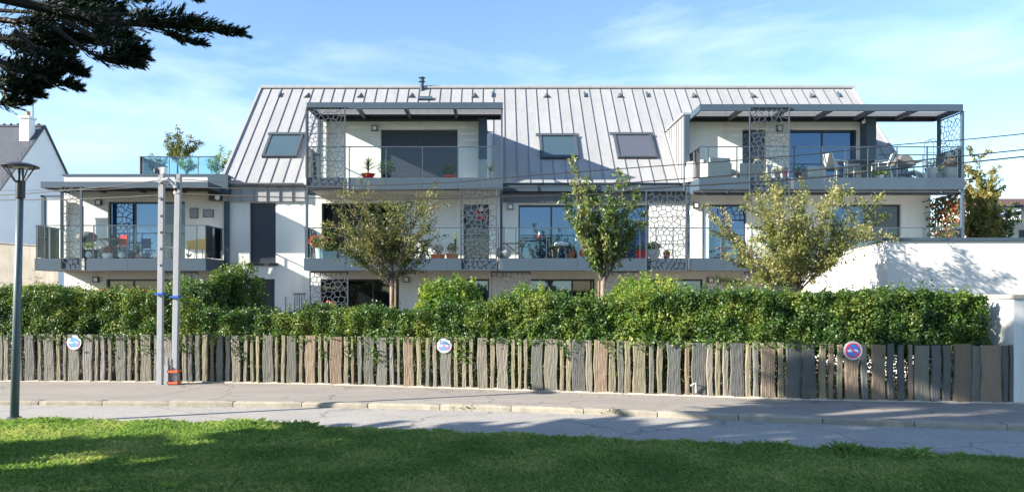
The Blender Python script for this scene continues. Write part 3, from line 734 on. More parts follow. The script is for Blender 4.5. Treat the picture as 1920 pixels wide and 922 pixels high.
# dormers ------------------------------------------------------------------------------------
def dormer(D, ops, xl_wall, xr_wall, wing, cheek=None):
    yb = roofY(DT)
    wall(D[0], D[1], z2, DT - .12, ops, t=.25, name='dormer_wall')
    rt = MB(); rt.box(D[0], D[1], YW, yb + .1, DT - .118, DT + .02); rt.build('dormer_roof', 'dzinc', bld)
    sd = MB()
    for xx in (D[0] + .02, D[1] - .22): sd.prism([(YW + .252, z2 - .1), (YW + .252, DT - .12), (yb, DT - .12), (YW + .252, roofz(YW + .252) - .1)], 'x', xx, xx + .2)
    sd.build('dormer_side', 'render', bld)
o1 = [(XP(714), XP(858), z2 + .02, sT)]
o2 = [(XP(1392), XP(1436), z2 + .02, sT), (XP(1480), XP(1608), z2 + .02, sT)]
dormer(D1, o1, 0, 0, 0); dormer(D2, o2, 0, 0, 0)
win(*o1[0], n=2, kinds=['shutter', 'shutter']); win(*o2[0], n=1, kinds=['pane_dim']); win(*o2[1], n=2)
# right cheek wing walls, standing forward of the dormer fronts
ch = MB(); ch.prism([(27.35, z2 - .05), (27.35, DT + .05), (roofY(DT), DT + .05), (YW + .2, roofz(YW + .2) - .05)], 'x', 7.0, 7.10)
ch.build('dormer_cheek', 'render', bld)
nck = 7
for i in range(nck):       # zinc strips on the cheek seen from the left
    ya = 27.35 + (roofY(DT) - 27.35) * i / nck; yb2 = 27.35 + (roofY(DT) - 27.35) * (i + 1) / nck
    zl = lambda y: max(z2 - .3, roofz(max(y, EY)) - .02) if y > EY - .2 else z2 - .3
    mb = MB(); mb.hexa([(6.96, ya + .004, zl(ya)), (6.985, ya + .004, zl(ya)), (6.985, yb2 - .004, zl(yb2)), (6.96, yb2 - .004, zl(yb2)), (6.96, ya + .004, DT + .02), (6.985, ya + .004, DT + .02), (6.985, yb2 - .004, DT + .02), (6.96, yb2 - .004, DT + .02)])
    p = mb.build('cladding_panel', 'zinc', bld)
    MB().hexa([(6.925, ya - .01, zl(ya)), (6.958, ya - .01, zl(ya)), (6.958, ya + .01, zl(ya)), (6.925, ya + .01, zl(ya)), (6.925, ya - .01, DT + .02), (6.958, ya - .01, DT + .02), (6.958, ya + .01, DT + .02), (6.925, ya + .01, DT + .02)]).build('seam', 'seam', p)
cc = MB(); cc.box(6.90, 7.16, 27.30, roofY(DT) + .2, DT + .052, DT + .13); cc.build('cheek_coping', 'zinc', bld)
ck = MB(); ck.box(6.955, 7.14, 27.28, 27.345, z2 - .2, DT + .05); ck.build('cheek_end_trim', 'steel', bld)
for a_, b_ in ((897, 913), (1625, 1643)): MB().box(XP(a_, 27.2), XP(b_, 27.2), 27.2, YW - .002, z2, DT - .1).build('dormer_wing_wall', 'steel', bld)
MB().box(XP(601, 27.5), XP(612, 27.5), 27.47, YW - .002, z2, DT - .13).build('loggia_return_wall', 'render', bld)
MB().box(XP(596, 27.47), XP(601, 27.47) - .003, 27.43, YW - .002, z2, DT - .1).build('loggia_post', 'steel', bld)
# skylights
for (x0, x1, ya, yb), pm in zip(sky_ops, ('skypane', 'skypane', 'blind')):
    fr = MB(); w_ = .10
    slab_on_roof(fr, x0, x0 + w_, ya, yb, .0, .13); slab_on_roof(fr, x1 - w_, x1, ya, yb, .0, .13)
    slab_on_roof(fr, x0 + w_, x1 - w_, ya, ya + w_ * .7, .0, .125); slab_on_roof(fr, x0 - .02, x1 + .02, yb - w_ * .7, yb + .02, .0, .15)
    slab_on_roof(fr, x0 - .12, x1 + .12, yb + .025, yb + .16, .013, .03)
    f = fr.build('skylight', 'steel_light', roof)
for (x0, x1, ya, yb), pm in zip(sky_ops, ('skypane', 'skypane', 'blind')):
    p = MB(); slab_on_roof(p, x0 + .102, x1 - .102, ya + .072, yb - .072, .08, .10); p.build('skylight_pane', pm, roof)
# roof vents and snow hooks
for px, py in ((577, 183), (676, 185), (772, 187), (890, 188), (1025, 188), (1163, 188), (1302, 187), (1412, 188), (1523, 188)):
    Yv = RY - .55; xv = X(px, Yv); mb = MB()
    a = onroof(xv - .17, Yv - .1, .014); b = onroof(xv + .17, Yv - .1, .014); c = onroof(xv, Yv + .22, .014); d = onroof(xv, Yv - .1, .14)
    mb.add([a, b, c, d], [(0, 1, 2), (0, 3, 1), (1, 3, 2), (0, 2, 3)]); mb.build('roof_vent', 'dzinc', roof)  # dark zinc stands in for the shade on each vent's front opening
for px, py in ((525, 178), (923, 186), (1096, 185), (1213, 186), (1572, 186)):
    Yv = RY - .5; xv = X(px, Yv); mb = MB(); slab_on_roof(mb, xv - .03, xv + .03, Yv - .12, Yv + .12, .013, .09); mb.build('roof_hook', 'steel', roof)
# flue
fx = X(791, 32.2); mb = MB(); mb.tube([(fx, 32.2, RZ - .5), (fx, 32.2, 10.75)], .085, 14); f_ = mb.build('flue_pipe', 'steel', roof)
mb = MB(); mb.lathe([(.05, 0), (.15, .01), (.15, .03), (.09, .05), (.09, .16), (.15, .17), (.14, .2), (.03, .24)], (fx, 32.2, 10.72), 14); mb.build('flue_cap', 'steel', roof)
mb = MB(); slab_on_roof(mb, fx - .1, fx + .5, 31.6, 31.75, .014, .10); mb.build('roof_hatch', 'steel', roof)
# ------------------------------------------------------------------ balconies
def balcony(px0, px1, zt, zb, joints, posts, railz, name='balcony', left_side=True, right_side=True, slots=(), back=YW, sideglass=True):
    x0, x1 = X(px0, YB), X(px1, YB)
    mb = MB(); mb.box(x0 + .02, x1 - .02, YB + .02, back - .003, zb + .015, zt - .02); b = mb.build(name, 'soffit', bld)
    MB().box(x0 + .03, x1 - .03, YB + .03, back - .003, zt - .018, zt - .005).build('deck', 'deck', b)
    cuts = [x0] + [X(j, YB) for j in joints] + [x1]
    sl = [(X(a, YB), X(c, YB)) for a, c in slots]
    for i in range(len(cuts) - 1):
        a, c = cuts[i] + (.003 if i else 0), cuts[i + 1] - .003
        inslot = any(s0 - .02 < (a + c) / 2 < s1 + .02 for s0, s1 in sl)
        d = .05 if inslot else 0
        MB().box(a, c, YB - .005 + d, YB + .017 + d, zb, zt).build('fascia_panel', 'dark' if inslot else 'steel', b)
    if left_side: MB().box(x0 - .003, x0 + .017, YB + .02, back - .003, zb, zt).build('fascia_panel', 'steel', b)
    if right_side: MB().box(x1 - .017, x1 + .003, YB + .02, back - .003, zb, zt).build('fascia_panel', 'steel', b)
    # glass balustrade: posts, panes, handrail
    yr = YB + .06
    P = [x0 + .03] + [X(p, yr) for p in posts] + [x1 - .03]
    for i, xx in enumerate(P):
        MB().box(xx - .014, xx + .014, yr - .02, yr + .02, zt - .004, railz - .03).build('post', 'steel_light', b)
        if i < len(P) - 1: MB().box(xx + .018, P[i + 1] - .018, yr - .005, yr + .005, zt + .03, railz - .035).build('glass_pane', 'glass', b)
    hr = MB(); hr.box(x0, x1, yr - .025, yr + .025, railz - .03, railz)
    if left_side: hr.box(x0, x0 + .05, yr + .027, back - .1, railz - .03, railz)
    if right_side: hr.box(x1 - .05, x1, yr + .027, back - .1, railz - .03, railz)
    hr.build('handrail', 'steel', b)
    for side, xx in ((left_side, x0 + .03), (right_side, x1 - .03)):
        if side:
            ym = (YB + back) / 2
            for ya, yb3 in ((yr + .03, ym - .02), (ym + .02, back - .12)): MB().box(xx - .005, xx + .005, ya, yb3, zt + .03, railz - .035).build('glass_pane', 'glass', b)
            for yy in (ym, back - .1): MB().box(xx - .014, xx + .014, yy - .015, yy + .015, zt - .004, railz - .03).build('post', 'steel_light', b)
    return b
r1 = Z(426, YB); r1l = Z(421.5, YB); r2 = Z(274, YB)
bL = balcony(65, 386, z1, z1b, [148, 159, 239], [84, 176, 239, 303, 369], r1l, slots=[(148, 159)])
bM1 = balcony(570, 932, z1, z1b, [647, 700, 769, 838], [587, 647, 700, 763, 823], r1, slots=[], right_side=False)
bM2 = balcony(933, 1288, z1, z1b, [942, 1024, 1083, 1140], [945, 967, 1024.5, 1083, 1140, 1200, 1230, 1262], r1, slots=[(933, 942)], left_side=False, right_side=False)
bM3 = balcony(1288.5, 1810, z1, z1b, [1295, 1357, 1440, 1510, 1590, 1650, 1730], [1291, 1352, 1410, 1470, 1530, 1590, 1662, 1732], r1, slots=[(1288, 1296)], left_side=False)
bU1 = balcony(574, 943, z2, z2b, [647, 655, 723, 792, 859], [587, 655, 724, 792, 859, 927], r2, slots=[(647, 656)])
bU2 = balcony(1311, 1808, z2, z2b, [1482, 1490, 1559, 1738], [1328, 1381.6, 1435, 1489, 1542, 1585, 1627, 1682, 1738, 1795], r2, slots=[(1482, 1490)])
# upper balcony right part has no wall behind: rear rail
rr = MB(); rr.box(XP(1645), X(1763, 27.6), 27.55, 27.6, r2 - .03, r2)
for px in (1690, 1730, 1762): rr.box(X(px, 27.6) - .012, X(px, 27.6) + .012, 27.56, 27.59, z2, r2 - .032)
rr.build('rear_railing', 'steel', bld)
# thin light rail under upper right slab
tl = MB(); tl.box(XP(1300, 26.3), X(1806, 26.1), 26.05, 26.12, z2b - .10, z2b - .05)
for px in (1362, 1450, 1582, 1655, 1763): tl.box(X(px, 26.1) - .02, X(px, 26.1) + .02, 26.02, 26.048, z2b - .13, z2b + .01)
tl.build('awning_rail', 'steel_light', bld)
aw = MB(); aw.box(XP(1300, 26.3), X(1800, 26.2), 26.2, 26.32, z2b - .17, z2b - .02); aw.build('awning_cassette', 'dark', bld)
aw = MB(); aw.box(X(575, 26.2), X(933, 26.2), 26.04, 26.07, z2b - .035, z2b - .004); aw.build('drip_trim', 'steel_light', bld)
# pergolas: fascia beam, side beams, cross beams, louvres
def pergola(px0, px1, cross, yback=YW - .02, pyt=195.5, pyb=208, name='pergola'):
    zt, zb = Z(pyt, YB), Z(pyb, YB); x0, x1 = X(px0, YB), X(px1, YB)
    p = MB().box(x0, x1, YB, YB + .09, zb, zt).build(name, 'steel', bld)
    for xx in (x0, x1 - .06): MB().box(xx, xx + .06, YB + .092, yback, zb, zt - .02).build('side_beam', 'steel', p)
    MB().box(x0 + .062, x1 - .062, yback - .12, yback, zb - .01, zt - .03).build('rear_beam', 'dark', p)
    for c in cross:
        xc = X(c, YB); MB().box(xc - .05, xc + .05, YB + .092, yback - .122, zb + .01, zt - .075).build('cross_beam', 'dzinc', p)
    n = 8; y0, y1 = YB + .12, yback - .14
    for i in range(n):
        y = y0 + (y1 - y0) * (i + .5) / n
        MB().hexa([(x0 + .064, y - .065, zt - .075), (x1 - .064, y - .065, zt - .075), (x1 - .064, y - .055, zt - .08), (x0 + .064, y - .055, zt - .08),
                   (x0 + .064, y + .055, zt - .03), (x1 - .064, y + .055, zt - .03), (x1 - .064, y + .065, zt - .035), (x0 + .064, y + .065, zt - .035)]).build('louvre', 'zinc', p)
        MB().box(x0 + .064, x1 - .064, y - .065, y - .045, zt - .094, zt - .081).build('louvre_shade_strip', 'dark', p)  # added dark strip that paints the shade line between louvres
    return p
pg1 = pergola(575, 943, (669, 759, 852), pyt=192, pyb=204)
pg2 = pergola(1312, 1806, (1393, 1478, 1563, 1643, 1724))
# left wing canopy: solid top with beams
zt, zb = Z(340.5, YB), Z(352, YB); x0, x1 = X(76, YB), X(390, YB)
cp = MB().box(x0, x1, YB, YB + .10, zb, zt).build('canopy', 'steel', bld)
MB().box(x0, x1, YB + .102, YW - .02, zt - .05, zt - .005).build('canopy_roof', 'steel', cp)
for xx in (x0, x1 - .07): MB().box(xx, xx + .07, YB + .102, YW - .02, zb, zt - .052).build('side_beam', 'steel', cp)
for c in (150, 230, 310): xc = X(c, YB); MB().box(xc - .04, xc + .04, YB + .102, YW - .02, zb + .03, zt - .052).build('cross_beam', 'dzinc', cp)
for yy in (26.5, 26.9, 27.3): MB().box(x0 + .072, x1 - .072, yy, yy + .05, zb + .05, zt - .053).build('purlin', 'dzinc', cp)
# posts of the balcony structure
def post(px, za, zb, y=YB + .03, w=.045, m='steel'):
    MB().box(X(px, y) - w, X(px, y) + w, y, y + 2 * w, za, zb).build('balcony_post', m, bld)
post(575, z2 + .01, Z(204, YB)); post(575, z1 + .01, z2b - .01, w=.04); post(940, z1 + .01, z2b - .01); post(941, z2 + .01, Z(204, YB), w=.03); post(1291, z1 + .01, z2b + .1)
post(1806, z1 + .01, z2b - .01, w=.04); post(1806, z2 + .01, Z(208, YB), w=.04)
post(115, z1 + .01, Z(352, YB), w=.04); post(152, z1 + .01, Z(352, YB), y=YB - .06, w=.03)
for px in (1762,): post(px, z2 + .01, Z(222, 27.5), y=27.5, w=.05, m='dark')
post(80, z1 + .01, Z(366, 27.0), y=27.0, w=.06, m='steel')
MB().box(X(80, 27.05) - .06, X(118, 27.05), 27.0, 27.12, Z(369, 27), Z(365.9, 27)).build('balcony_post', 'steel', bld)
MB().box(XP(83, 27.3), XP(118, 27.3), 27.5, 27.62, z1, Z(370, 27)).build('privacy_wall', 'render', bld)
# lattice screens
RVs = []
def scr(px0, px1, pyt, pyb, y=YB - .05): screen(bld, X(px0, y), y, Z(pyb, y), Z(pyt, y), X(px1, y) - X(px0, y))
scr(113, 152, 349, 506); scr(574, 648, 200, 352); scr(863, 932, 354, 507); scr(1211, 1288, 357, 508); scr(1405, 1481, 200, 395)
for a, b in ((305, 371), (580, 653), (920, 995), (1130, 1202), (1395, 1480)):
    y = YB + .12; screen(bld, X(a, y), y, 0.02, z1b - .03, X(b, y) - X(a, y))
xs_ = X(1806, YB); screen(bld, xs_, YB + .12, z2 + .01, Z(208, YB) - .02, 1.4, along='y', m='steel'); screen(bld, xs_, YB + .12, z1 + .01, z2b - .1, 1.4, along='y', m='steel')
# roof terrace balustrade on left wing
TY = 28.6; zt_ = ZP(327); zr = Z(293, TY)
tb = MB(); tb.box(X(262, TY), X(412, TY), TY - .02, TY + .02, zr - .035, zr); tb.box(X(262, TY), X(262, TY) + .04, TY + .022, 31, zr - .035, zr)
ter = tb.build('terrace_balustrade', 'steel', bld)
pxs = [263, 268, 318, 372, 411]
for i, px in enumerate(pxs):
    MB().box(X(px, TY) - .014, X(px, TY) + .014, TY - .015, TY + .015, zt_, zr - .036).build('post', 'steel_light', ter)
    if i and i < 4: MB().box(X(px, TY) + .02, X(pxs[i + 1], TY) - .02, TY - .005, TY + .005, zt_ + .02, zr - .038).build('glass_pane', 'side_glass', ter)
MB().box(X(263, TY) - .005, X(263, TY) + .005, TY + .03, 31, zt_ + .02, zr - .038).build('glass_pane', 'side_glass', ter)
# wall lamps
def wall_lamp(px, py, label, s=.21):
    xx, zz = XP(px), ZP(py); t = thing('wall_lamp', label, 'lamp', (xx, YW, zz - s / 2), 'square wall lamps')
    mb = MB(); y0, y1 = YW - .10, YW - .002; e = .03; h = s / 2
    mb.box(xx - h, xx + h, y0, y1, zz + h - e, zz + h); mb.box(xx - h, xx + h, y0, y1, zz - h, zz - h + e); mb.box(xx - h, xx - h + e, y0, y1, zz - h + e, zz + h - e); mb.box(xx + h - e, xx + h, y0, y1, zz - h + e, zz + h - e)
    mb.build('lamp_frame', 'dark', t); MB().box(xx - h + e, xx + h - e, y0 + .012, y1, zz - h + e, zz + h - e).build('lamp_diffuser', 'white', t)
for a in ((703, 241, 'square wall lamp on the upper left dormer wall above the red potted palm'), (1461, 242, 'square wall lamp behind the upper lattice screen on the right balcony'),
          (186, 380, 'square wall lamp left of the dark door on the left wing balcony'), (767, 384, 'square wall lamp on the first floor behind the bushy bronze tree'),
          (957, 388, 'square wall lamp between two blue windows of the middle balcony'), (1304, 385, 'square wall lamp above the hanging lantern on the first floor'),
          (181, 524, 'square wall lamp just above the hedge below the left wing balcony'), (762, 524, 'square wall lamp at ground level right of the bronze tree trunk'),
          (1332, 525, 'square wall lamp at ground level above the long right hedge')): wall_lamp(*a)
# round exterior lamps / camera
t = thing('security_camera', 'white camera fixed under the pergola of the upper right balcony', 'camera', (XP(1624), 27.3, ZP(228)))
MB().tube([(XP(1622, 27.3) - .1, 27.25, Z(228, 27.3) - .04), (XP(1622, 27.3) + .1, 27.35, Z(228, 27.3) + .04)], .055, 10).build('camera_body', 'white', t)
MB().box(XP(1622, 27.3) - .02, XP(1622, 27.3) + .02, 27.28, 27.34, Z(226, 27.3), Z(222, 27.3)).build('bracket', 'white', t)
t = thing('round_wall_light', 'round white light on the dark box at the end of the left canopy', 'lamp', (XP(405), 27.3, ZP(372)))
MB().box(XP(392, 27.3), XP(413, 27.3), 27.25, 27.55, Z(376, 27.3), Z(366, 27.3)).build('housing', 'dark', t)
MB().lathe([(.09, 0), (.09, .03)], (X(407, 27.2), 27.215, Z(370, 27.2)), 16, 'y').build('lens', 'white', t)
t = thing('hanging_lantern', 'small glass lantern hanging below a dark hook on the first floor right of the lattice', 'lantern', (X(1295, 27), 27, Z(405, 27)))
xx = X(1295, 27); MB().tube([(xx, 27, Z(404, 27)), (xx, 27, z2b)], .006, 6).build('cord', 'black', t)
MB().lathe([(.02, .24), (.03, .16), (.06, .12), (.07, .02), (.05, 0)][::-1], (xx, 27, Z(405, 27)), 12).build('glass_body', 'white', t)
for px0, px1, py0, py1, lb in ((356.5, 372, 390, 409.5, 'tall framed grey print hanging on the left wing wall'), (381, 401, 393, 407.5, 'wide framed grey print hanging on the left wing wall')):
    y = YW; t = thing('framed_picture', lb, 'picture', ((XP(px0) + XP(px1)) / 2, y, ZP(py1)))
    MB().box(XP(px0), XP(px1), y - .03, y - .002, ZP(py1), ZP(py0)).build('frame', 'dark', t); MB().box(XP(px0) + .025, XP(px1) - .025, y - .034, y - .031, ZP(py1) + .025, ZP(py0) - .025).build('print', 'paper', t)
# ================================================================= STREET FURNITURE
# street lamp, slightly leaning
Yl = 9.55; bx0 = X(27, Yl); zt = Z(352, Yl); lx = X(38, Yl)
L_ = thing('street_lamp', 'grey street lamp with an open cone shaped head on the lawn edge', 'street lamp', (bx0, Yl, 0))
def lp_(f): return (bx0 + (lx - bx0) * f, Yl, f * zt)
MB().tube([lp_(0), lp_(.5), lp_(.955)], [.052, .048, .041], 16).build('lamp_post', 'lampgrey', L_, smooth=True)
MB().tube([lp_(.955), lp_(1.03)], .058, 16).build('collar', 'lampdark', L_)
MB().tube([lp_(-.005), lp_(.008)], .085, 16).build('base_plate', 'lampgrey', L_)
hc = Vector(lp_(1.0)); hz = Z(312, Yl)
mb = MB(); mb.lathe([(.005, .045), (.12, .035), (.215, .0), (.222, -.012), (.20, -.02), (.08, -.012), (.01, -.012)][::-1], (hc.x, Yl, hz + .005), 28); mb.build('lamp_disc', 'lampdark', L_)
MB().lathe([(.0 + .01, -.03), (.09, -.028), (.09, -.0125)], (hc.x, Yl, hz + .005), 20).build('lamp_glass', 'white', L_)
mb = MB()
for a in (-.1, 3.24, 1.75, 4.4): mb.tube([(hc.x + .05 * math.cos(a), Yl + .05 * math.sin(a), hc.z + .06), (hc.x + .215 * math.cos(a), Yl + .215 * math.sin(a), hz)], .0085, 6)
mb.build('strut_frame', 'lampdark', L_)
mb = MB(); mb.tube([(hc.x - .02, Yl, hc.z + .06), (hc.x - .01, Yl, hz - .01)], .016, 8); mb.tube([(hc.x + .035, Yl, hc.z + .06), (hc.x + .03, Yl, hz - .01)], .016, 8); mb.build('centre_tube', 'lampdark', L_)
# poles
Yp = 13.05
def pole(pxb, pxt, pyt, wpx, label, w2=None):
    wz = wpx / F * Yp; p = thing('utility_pole', label, 'pole', (X(pxb, Yp), Yp, 0), 'metal utility poles by the fence')
    a = Vector((X(pxb, Yp), Yp, -.02)); b = Vector((X(pxt, Yp), Yp, Z(pyt, Yp)))
    # I-section: web and two flanges
    h = wz / 2; mb = MB()
    def seg(x0, x1, y0, y1): mb.hexa([(a.x + x0, Yp + y0, a.z), (a.x + x1, Yp + y0, a.z), (a.x + x1, Yp + y1, a.z), (a.x + x0, Yp + y1, a.z), (b.x + x0, Yp + y0, b.z), (b.x + x1, Yp + y0, b.z), (b.x + x1, Yp + y1, b.z), (b.x + x0, Yp + y1, b.z)])
    seg(-h, -h * .25, -h * .35, h * .35)
    seg(-h * .25, h, -h * .9, h * .9)
    mb.build('shaft', 'polegal', p)
    return p, a, b
p1, a1, b1 = pole(299, 303, 314, 10.5, 'taller pale metal utility pole left of its twin')
p2, a2, b2 = pole(327, 334, 327, 11, 'shorter metal utility pole carrying the bracket, orange tape at its foot')
for p, a, b in ((p1, a1, b1), (p2, a2, b2)):
    f = .42; c = a.lerp(b, f); MB().box(c.x - .075, c.x + .075, Yp - .085, Yp + .085, c.z - .015, c.z + .02).build('blue_band', 'blue', p)
for i in range(6):
    c = a1.lerp(b1, .55 + i * .075); MB().box(c.x + .02, c.x + .06, Yp - .075, Yp - .062, c.z - .02, c.z + .02).build('clip', 'dark', p1)
for zz in (.02, .22): MB().box(a2.x - .09, a2.x + .09, Yp - .09, Yp + .09, zz, zz + .035).build('orange_tape', 'tape', p2)
MB().box(a2.x - .14, a2.x - .075, Yp - .09, Yp + .02, 0, .34).build('cable_guard', 'polegal', p2)
MB().box(a2.x - .125, a2.x - .09, Yp - .07, Yp + .0, .34, .48).build('cable_guard', 'polegal', p2)
mb = MB(); mb.tube([(b2.x - .22, Yp - .12, Z(341, Yp)), (b2.x - .12, Yp - .12, Z(339, Yp)), (b2.x - .06, Yp - .12, Z(343, Yp)), (b2.x - .0, Yp - .12, Z(352, Yp))], [.045, .045, .03, .02], 8); mb.build('bracket_arm', 'polegal', p2)
MB().lathe([(.015, -.06), (.045, -.05), (.045, .05), (.015, .06)], (b1.x + .07, Yp - .05, Z(321, Yp)), 12).build('insulator', 'white', p1)
MB().lathe([(.015, -.04), (.045, -.03), (.045, .03), (.015, .04)], (b1.x - .09, Yp - .02, Z(321, Yp)), 12).build('insulator', 'dark', p1)
for py in (352, 357, 363): MB().lathe([(.02, -.03), (.035, -.015), (.022, 0), (.035, .015), (.02, .03)], (b2.x - .0, Yp - .11, Z(py, Yp)), 10).build('insulator', 'black' if py == 357 else 'white', p2)
def wire(pts, label, r=.009):
    P = []
    for px, py in pts:
        Y = Yp - .1 if px < 345 and px > 290 else (Yp - .1 - (px - 335) * .0017 if px >= 345 else Yp - .1 + (290 - px) * .004)
        P.append(Vector((X(px, Y), Y, Z(py, Y))))
    Q = []
    for i in range(len(P) - 1):
        p0 = P[max(i - 1, 0)]; p3 = P[min(i + 2, len(P) - 1)]
        for k in range(6):
            t = k / 6; Q.append(.5 * ((2 * P[i]) + (P[i + 1] - p0) * t + (2 * p0 - 5 * P[i] + 4 * P[i + 1] - p3) * t * t + (-p0 + 3 * P[i] - 3 * P[i + 1] + p3) * t ** 3))
    Q.append(P[-1])
    tag(MB().tube(Q, r, 6).build('overhead_wire', 'black'), label, 'wire', 'overhead wires strung from the utility poles')
wire([(334, 336), (570, 348), (805, 344), (940, 334), (1100, 321), (1340, 304), (1500, 291), (1680, 272), (1840, 259), (2100, 232)], 'uppermost overhead wire rising to the right across the upper balconies', .0075)
wire([(334, 351), (570, 355), (800, 355), (1100, 347), (1340, 331), (1500, 321), (1680, 305), (1840, 289), (2100, 262)], 'middle overhead wire crossing the roof gutter and right balcony', .0085)
wire([(334, 363), (570, 371), (780, 373), (933, 369), (1122, 364), (1210, 354), (1404, 342), (1540, 332), (1680, 317), (1840, 302), (2100, 274)], 'lowest overhead wire passing in front of both balcony storeys', .010)
wire([(297, 338), (200, 350), (112, 358), (0, 366), (-200, 372)], 'overhead wire running left from the top of the taller pole to the lamp head')
wire([(297, 366), (150, 373), (0, 375), (-200, 374)], 'lowest overhead wire running left behind the street lamp neck')
wire([(330, 346), (200, 355), (110, 356), (0, 357), (-200, 356)], 'overhead wire running left at the level of the lamp neck', .006)
# ================================================================= RIGHT: garage block and low wall
GY = 20.0; gx0 = X(1663, GY); gzt = Z(447.5, GY)
gar = thing('garage_block', 'white rendered annex with a flat grey coping right of the building', 'building', (gx0 + 4, GY, 0))
yb_ = 25.6; zb2 = gzt - .28
mb = MB(); mb.add([(gx0, GY, -.02), (30, GY, -.02), (30, yb_, -.02), (gx0, yb_, -.02), (gx0, GY, gzt - .06), (30, GY, gzt - .06), (30, yb_, gzt - .06), (gx0, yb_, zb2 - .06)],
       [(0, 3, 2, 1), (4, 5, 7), (5, 6, 7), (0, 1, 5, 4), (1, 2, 6, 5), (2, 3, 7, 6), (3, 0, 4, 7)]); mb.build('wall', 'render', gar)
mb = MB(); mb.hexa([(gx0 - .05, GY - .05, gzt - .06), (30, GY - .05, gzt - .06), (30, GY + .15, gzt - .06), (gx0 + .15, GY + .15, gzt - .06), (gx0 - .05, GY - .05, gzt + .03), (30, GY - .05, gzt + .03), (30, GY + .15, gzt + .03), (gx0 + .15, GY + .15, gzt + .03)])
mb.build('coping', 'steel', gar)
mb = MB(); mb.hexa([(gx0 - .05, GY + .152, gzt - .065), (gx0 + .15, GY + .152, gzt - .065), (gx0 + .15, yb_, zb2 - .06), (gx0 - .05, yb_, zb2 - .06), (gx0 - .05, GY + .152, gzt + .025), (gx0 + .15, GY + .152, gzt + .025), (gx0 + .15, yb_, zb2 + .03), (gx0 - .05, yb_, zb2 + .03)])
mb.build('coping', 'steel', gar)
lw = thing('boundary_wall', 'low white boundary wall with flat coping at the right end of the stone fence', 'wall', (X(1905, 10.9), 10.9, 0))
wx = X(1901, 10.85); zc = Z(556, 10.85)
MB().box(wx, wx + 3.5, 10.85, 11.1, -.02, zc - .03).build('front_wall', 'render', lw)
MB().box(wx + .0, wx + .22, 11.102, 18, -.02, zc - .03).build('return_wall', 'render', lw)
MB().box(wx - .03, wx + .25, 11.13, 18, zc - .028, zc + .03).build('coping', 'concrete', lw)
MB().box(wx - .03, wx + 3.5, 10.82, 11.128, zc - .028, zc + .03).build('coping', 'concrete', lw)
# ================================================================= NEIGHBOURS
nh = thing('gabled_house', 'white gabled house with dark slate roof and white chimney behind the left wing', 'house', (-30, 45, 0))
ax, ay, az = -27.5, 45.0, 11.7; s_ = 1.07
def gz_(y): return az - abs(y - ay) * s_
mb = MB(); mb.prism([(ay - 4.3, 0), (ay + 4.3, 0), (ay + 4.3, gz_(ay + 4.3) - .12), (ay, az - .12), (ay - 4.3, gz_(ay - 4.3) - .12)], 'x', ax - 14, ax); mb.build('wall', 'neighbour', nh)
for sgn in (-1, 1):
    mb = MB(); y1_ = ay + sgn * 4.7
    mb.hexa([(ax - 14.2, y1_, gz_(y1_) - .12), (ax + .12, y1_, gz_(y1_) - .12), (ax + .12, ay, az - .12), (ax - 14.2, ay, az - .12), (ax - 14.2, y1_, gz_(y1_)), (ax + .12, y1_, gz_(y1_)), (ax + .12, ay, az + .0), (ax - 14.2, ay, az + .0)])
    rfo = mb.build('roof', 'slate', nh)
    if sgn < 0:      # slate courses as stuff: slightly proud rows
        mb = MB(); ncs = 28
        for i in range(ncs):
            ya = ay - 4.7 + i * 4.7 / ncs; yb3 = ya + 4.7 / ncs + .03
            for j in range(40):
                xa = ax - 9 + j * .228 + (.11 if i % 2 else 0)
                if xa + .22 > ax + .1: continue
                mb.hexa([(xa, ya, gz_(ya) + .004), (xa + .222, ya, gz_(ya) + .004), (xa + .222, yb3, gz_(yb3) + .002), (xa, yb3, gz_(yb3) + .002), (xa, ya, gz_(ya) + .022), (xa + .222, ya, gz_(ya) + .022), (xa + .222, yb3, gz_(yb3) + .006), (xa, yb3, gz_(yb3) + .006)])
        stuff(mb.build('slates', 'slate', rfo, fix=False))
for i in range(20):
    xa = ax + .1 - (i + 1) * .42
    MB().prism([(ay - .16, az - .1), (ay, az + .05), (ay + .16, az - .1), (ay, az - .02)], 'x', xa, xa + .40).build('ridge_tile', 'slate', nh)
    MB().box(xa - .02, xa + .03, ay - .09, ay + .09, az + .02, az + .12).build('ridge_joint', 'slate', nh)
chx = X(51, 44.2); 
ch_ = MB().box(chx - .28, chx + .28, 43.9, 44.5, az - 1.6, Z(222, 44)).build('chimney', 'neighbour', nh)
MB().box(chx - .36, chx + .36, 43.82, 44.58, Z(222, 44) + .002, Z(218, 44)).build('chimney_cap', 'neighbour', ch_)
MB().lathe([(.13, 0), (.11, .32)], (chx + .05, 44.2, Z(218, 44)), 12).build('chimney_pot', 'orange', ch_)
an = thing('antenna_mast', 'thin aerial mast standing beside the white chimney', 'antenna', (X(62, 44.6), 44.6, Z(240, 44.6)))
MB().tube([(X(62, 44.6), 44.6, Z(240, 44.6)), (X(62, 44.6), 44.6, Z(175, 44.6))], .03, 6).build('mast', 'dark', an)
MB().tube([(X(62, 44.6) - .05, 44.6, Z(228, 44.6)), (X(62, 44.6) + .1, 44.6, Z(226, 44.6))], .06, 6).build('bracket', 'dark', an)
MB().box(X(68, 46) , X(68, 46) + .06, 45.4, 46.2, Z(404, 46), Z(377, 46)).build('window', 'dark', nh)
cw = thing('concrete_wall', 'weathered beige concrete wall at the far left behind the hedge', 'wall', (-19, 30, 0))
mb = MB(); xa, xb = -24.0, X(101, 30); mb.hexa([(xa, 30, -.1), (xb, 30, -.1), (xb, 30.3, -.1), (xa, 30.3, -.1), (xa, 30, Z(444, 30)), (xb, 30, Z(463, 30)), (xb, 30.3, Z(463, 30)), (xa, 30.3, Z(444, 30))])
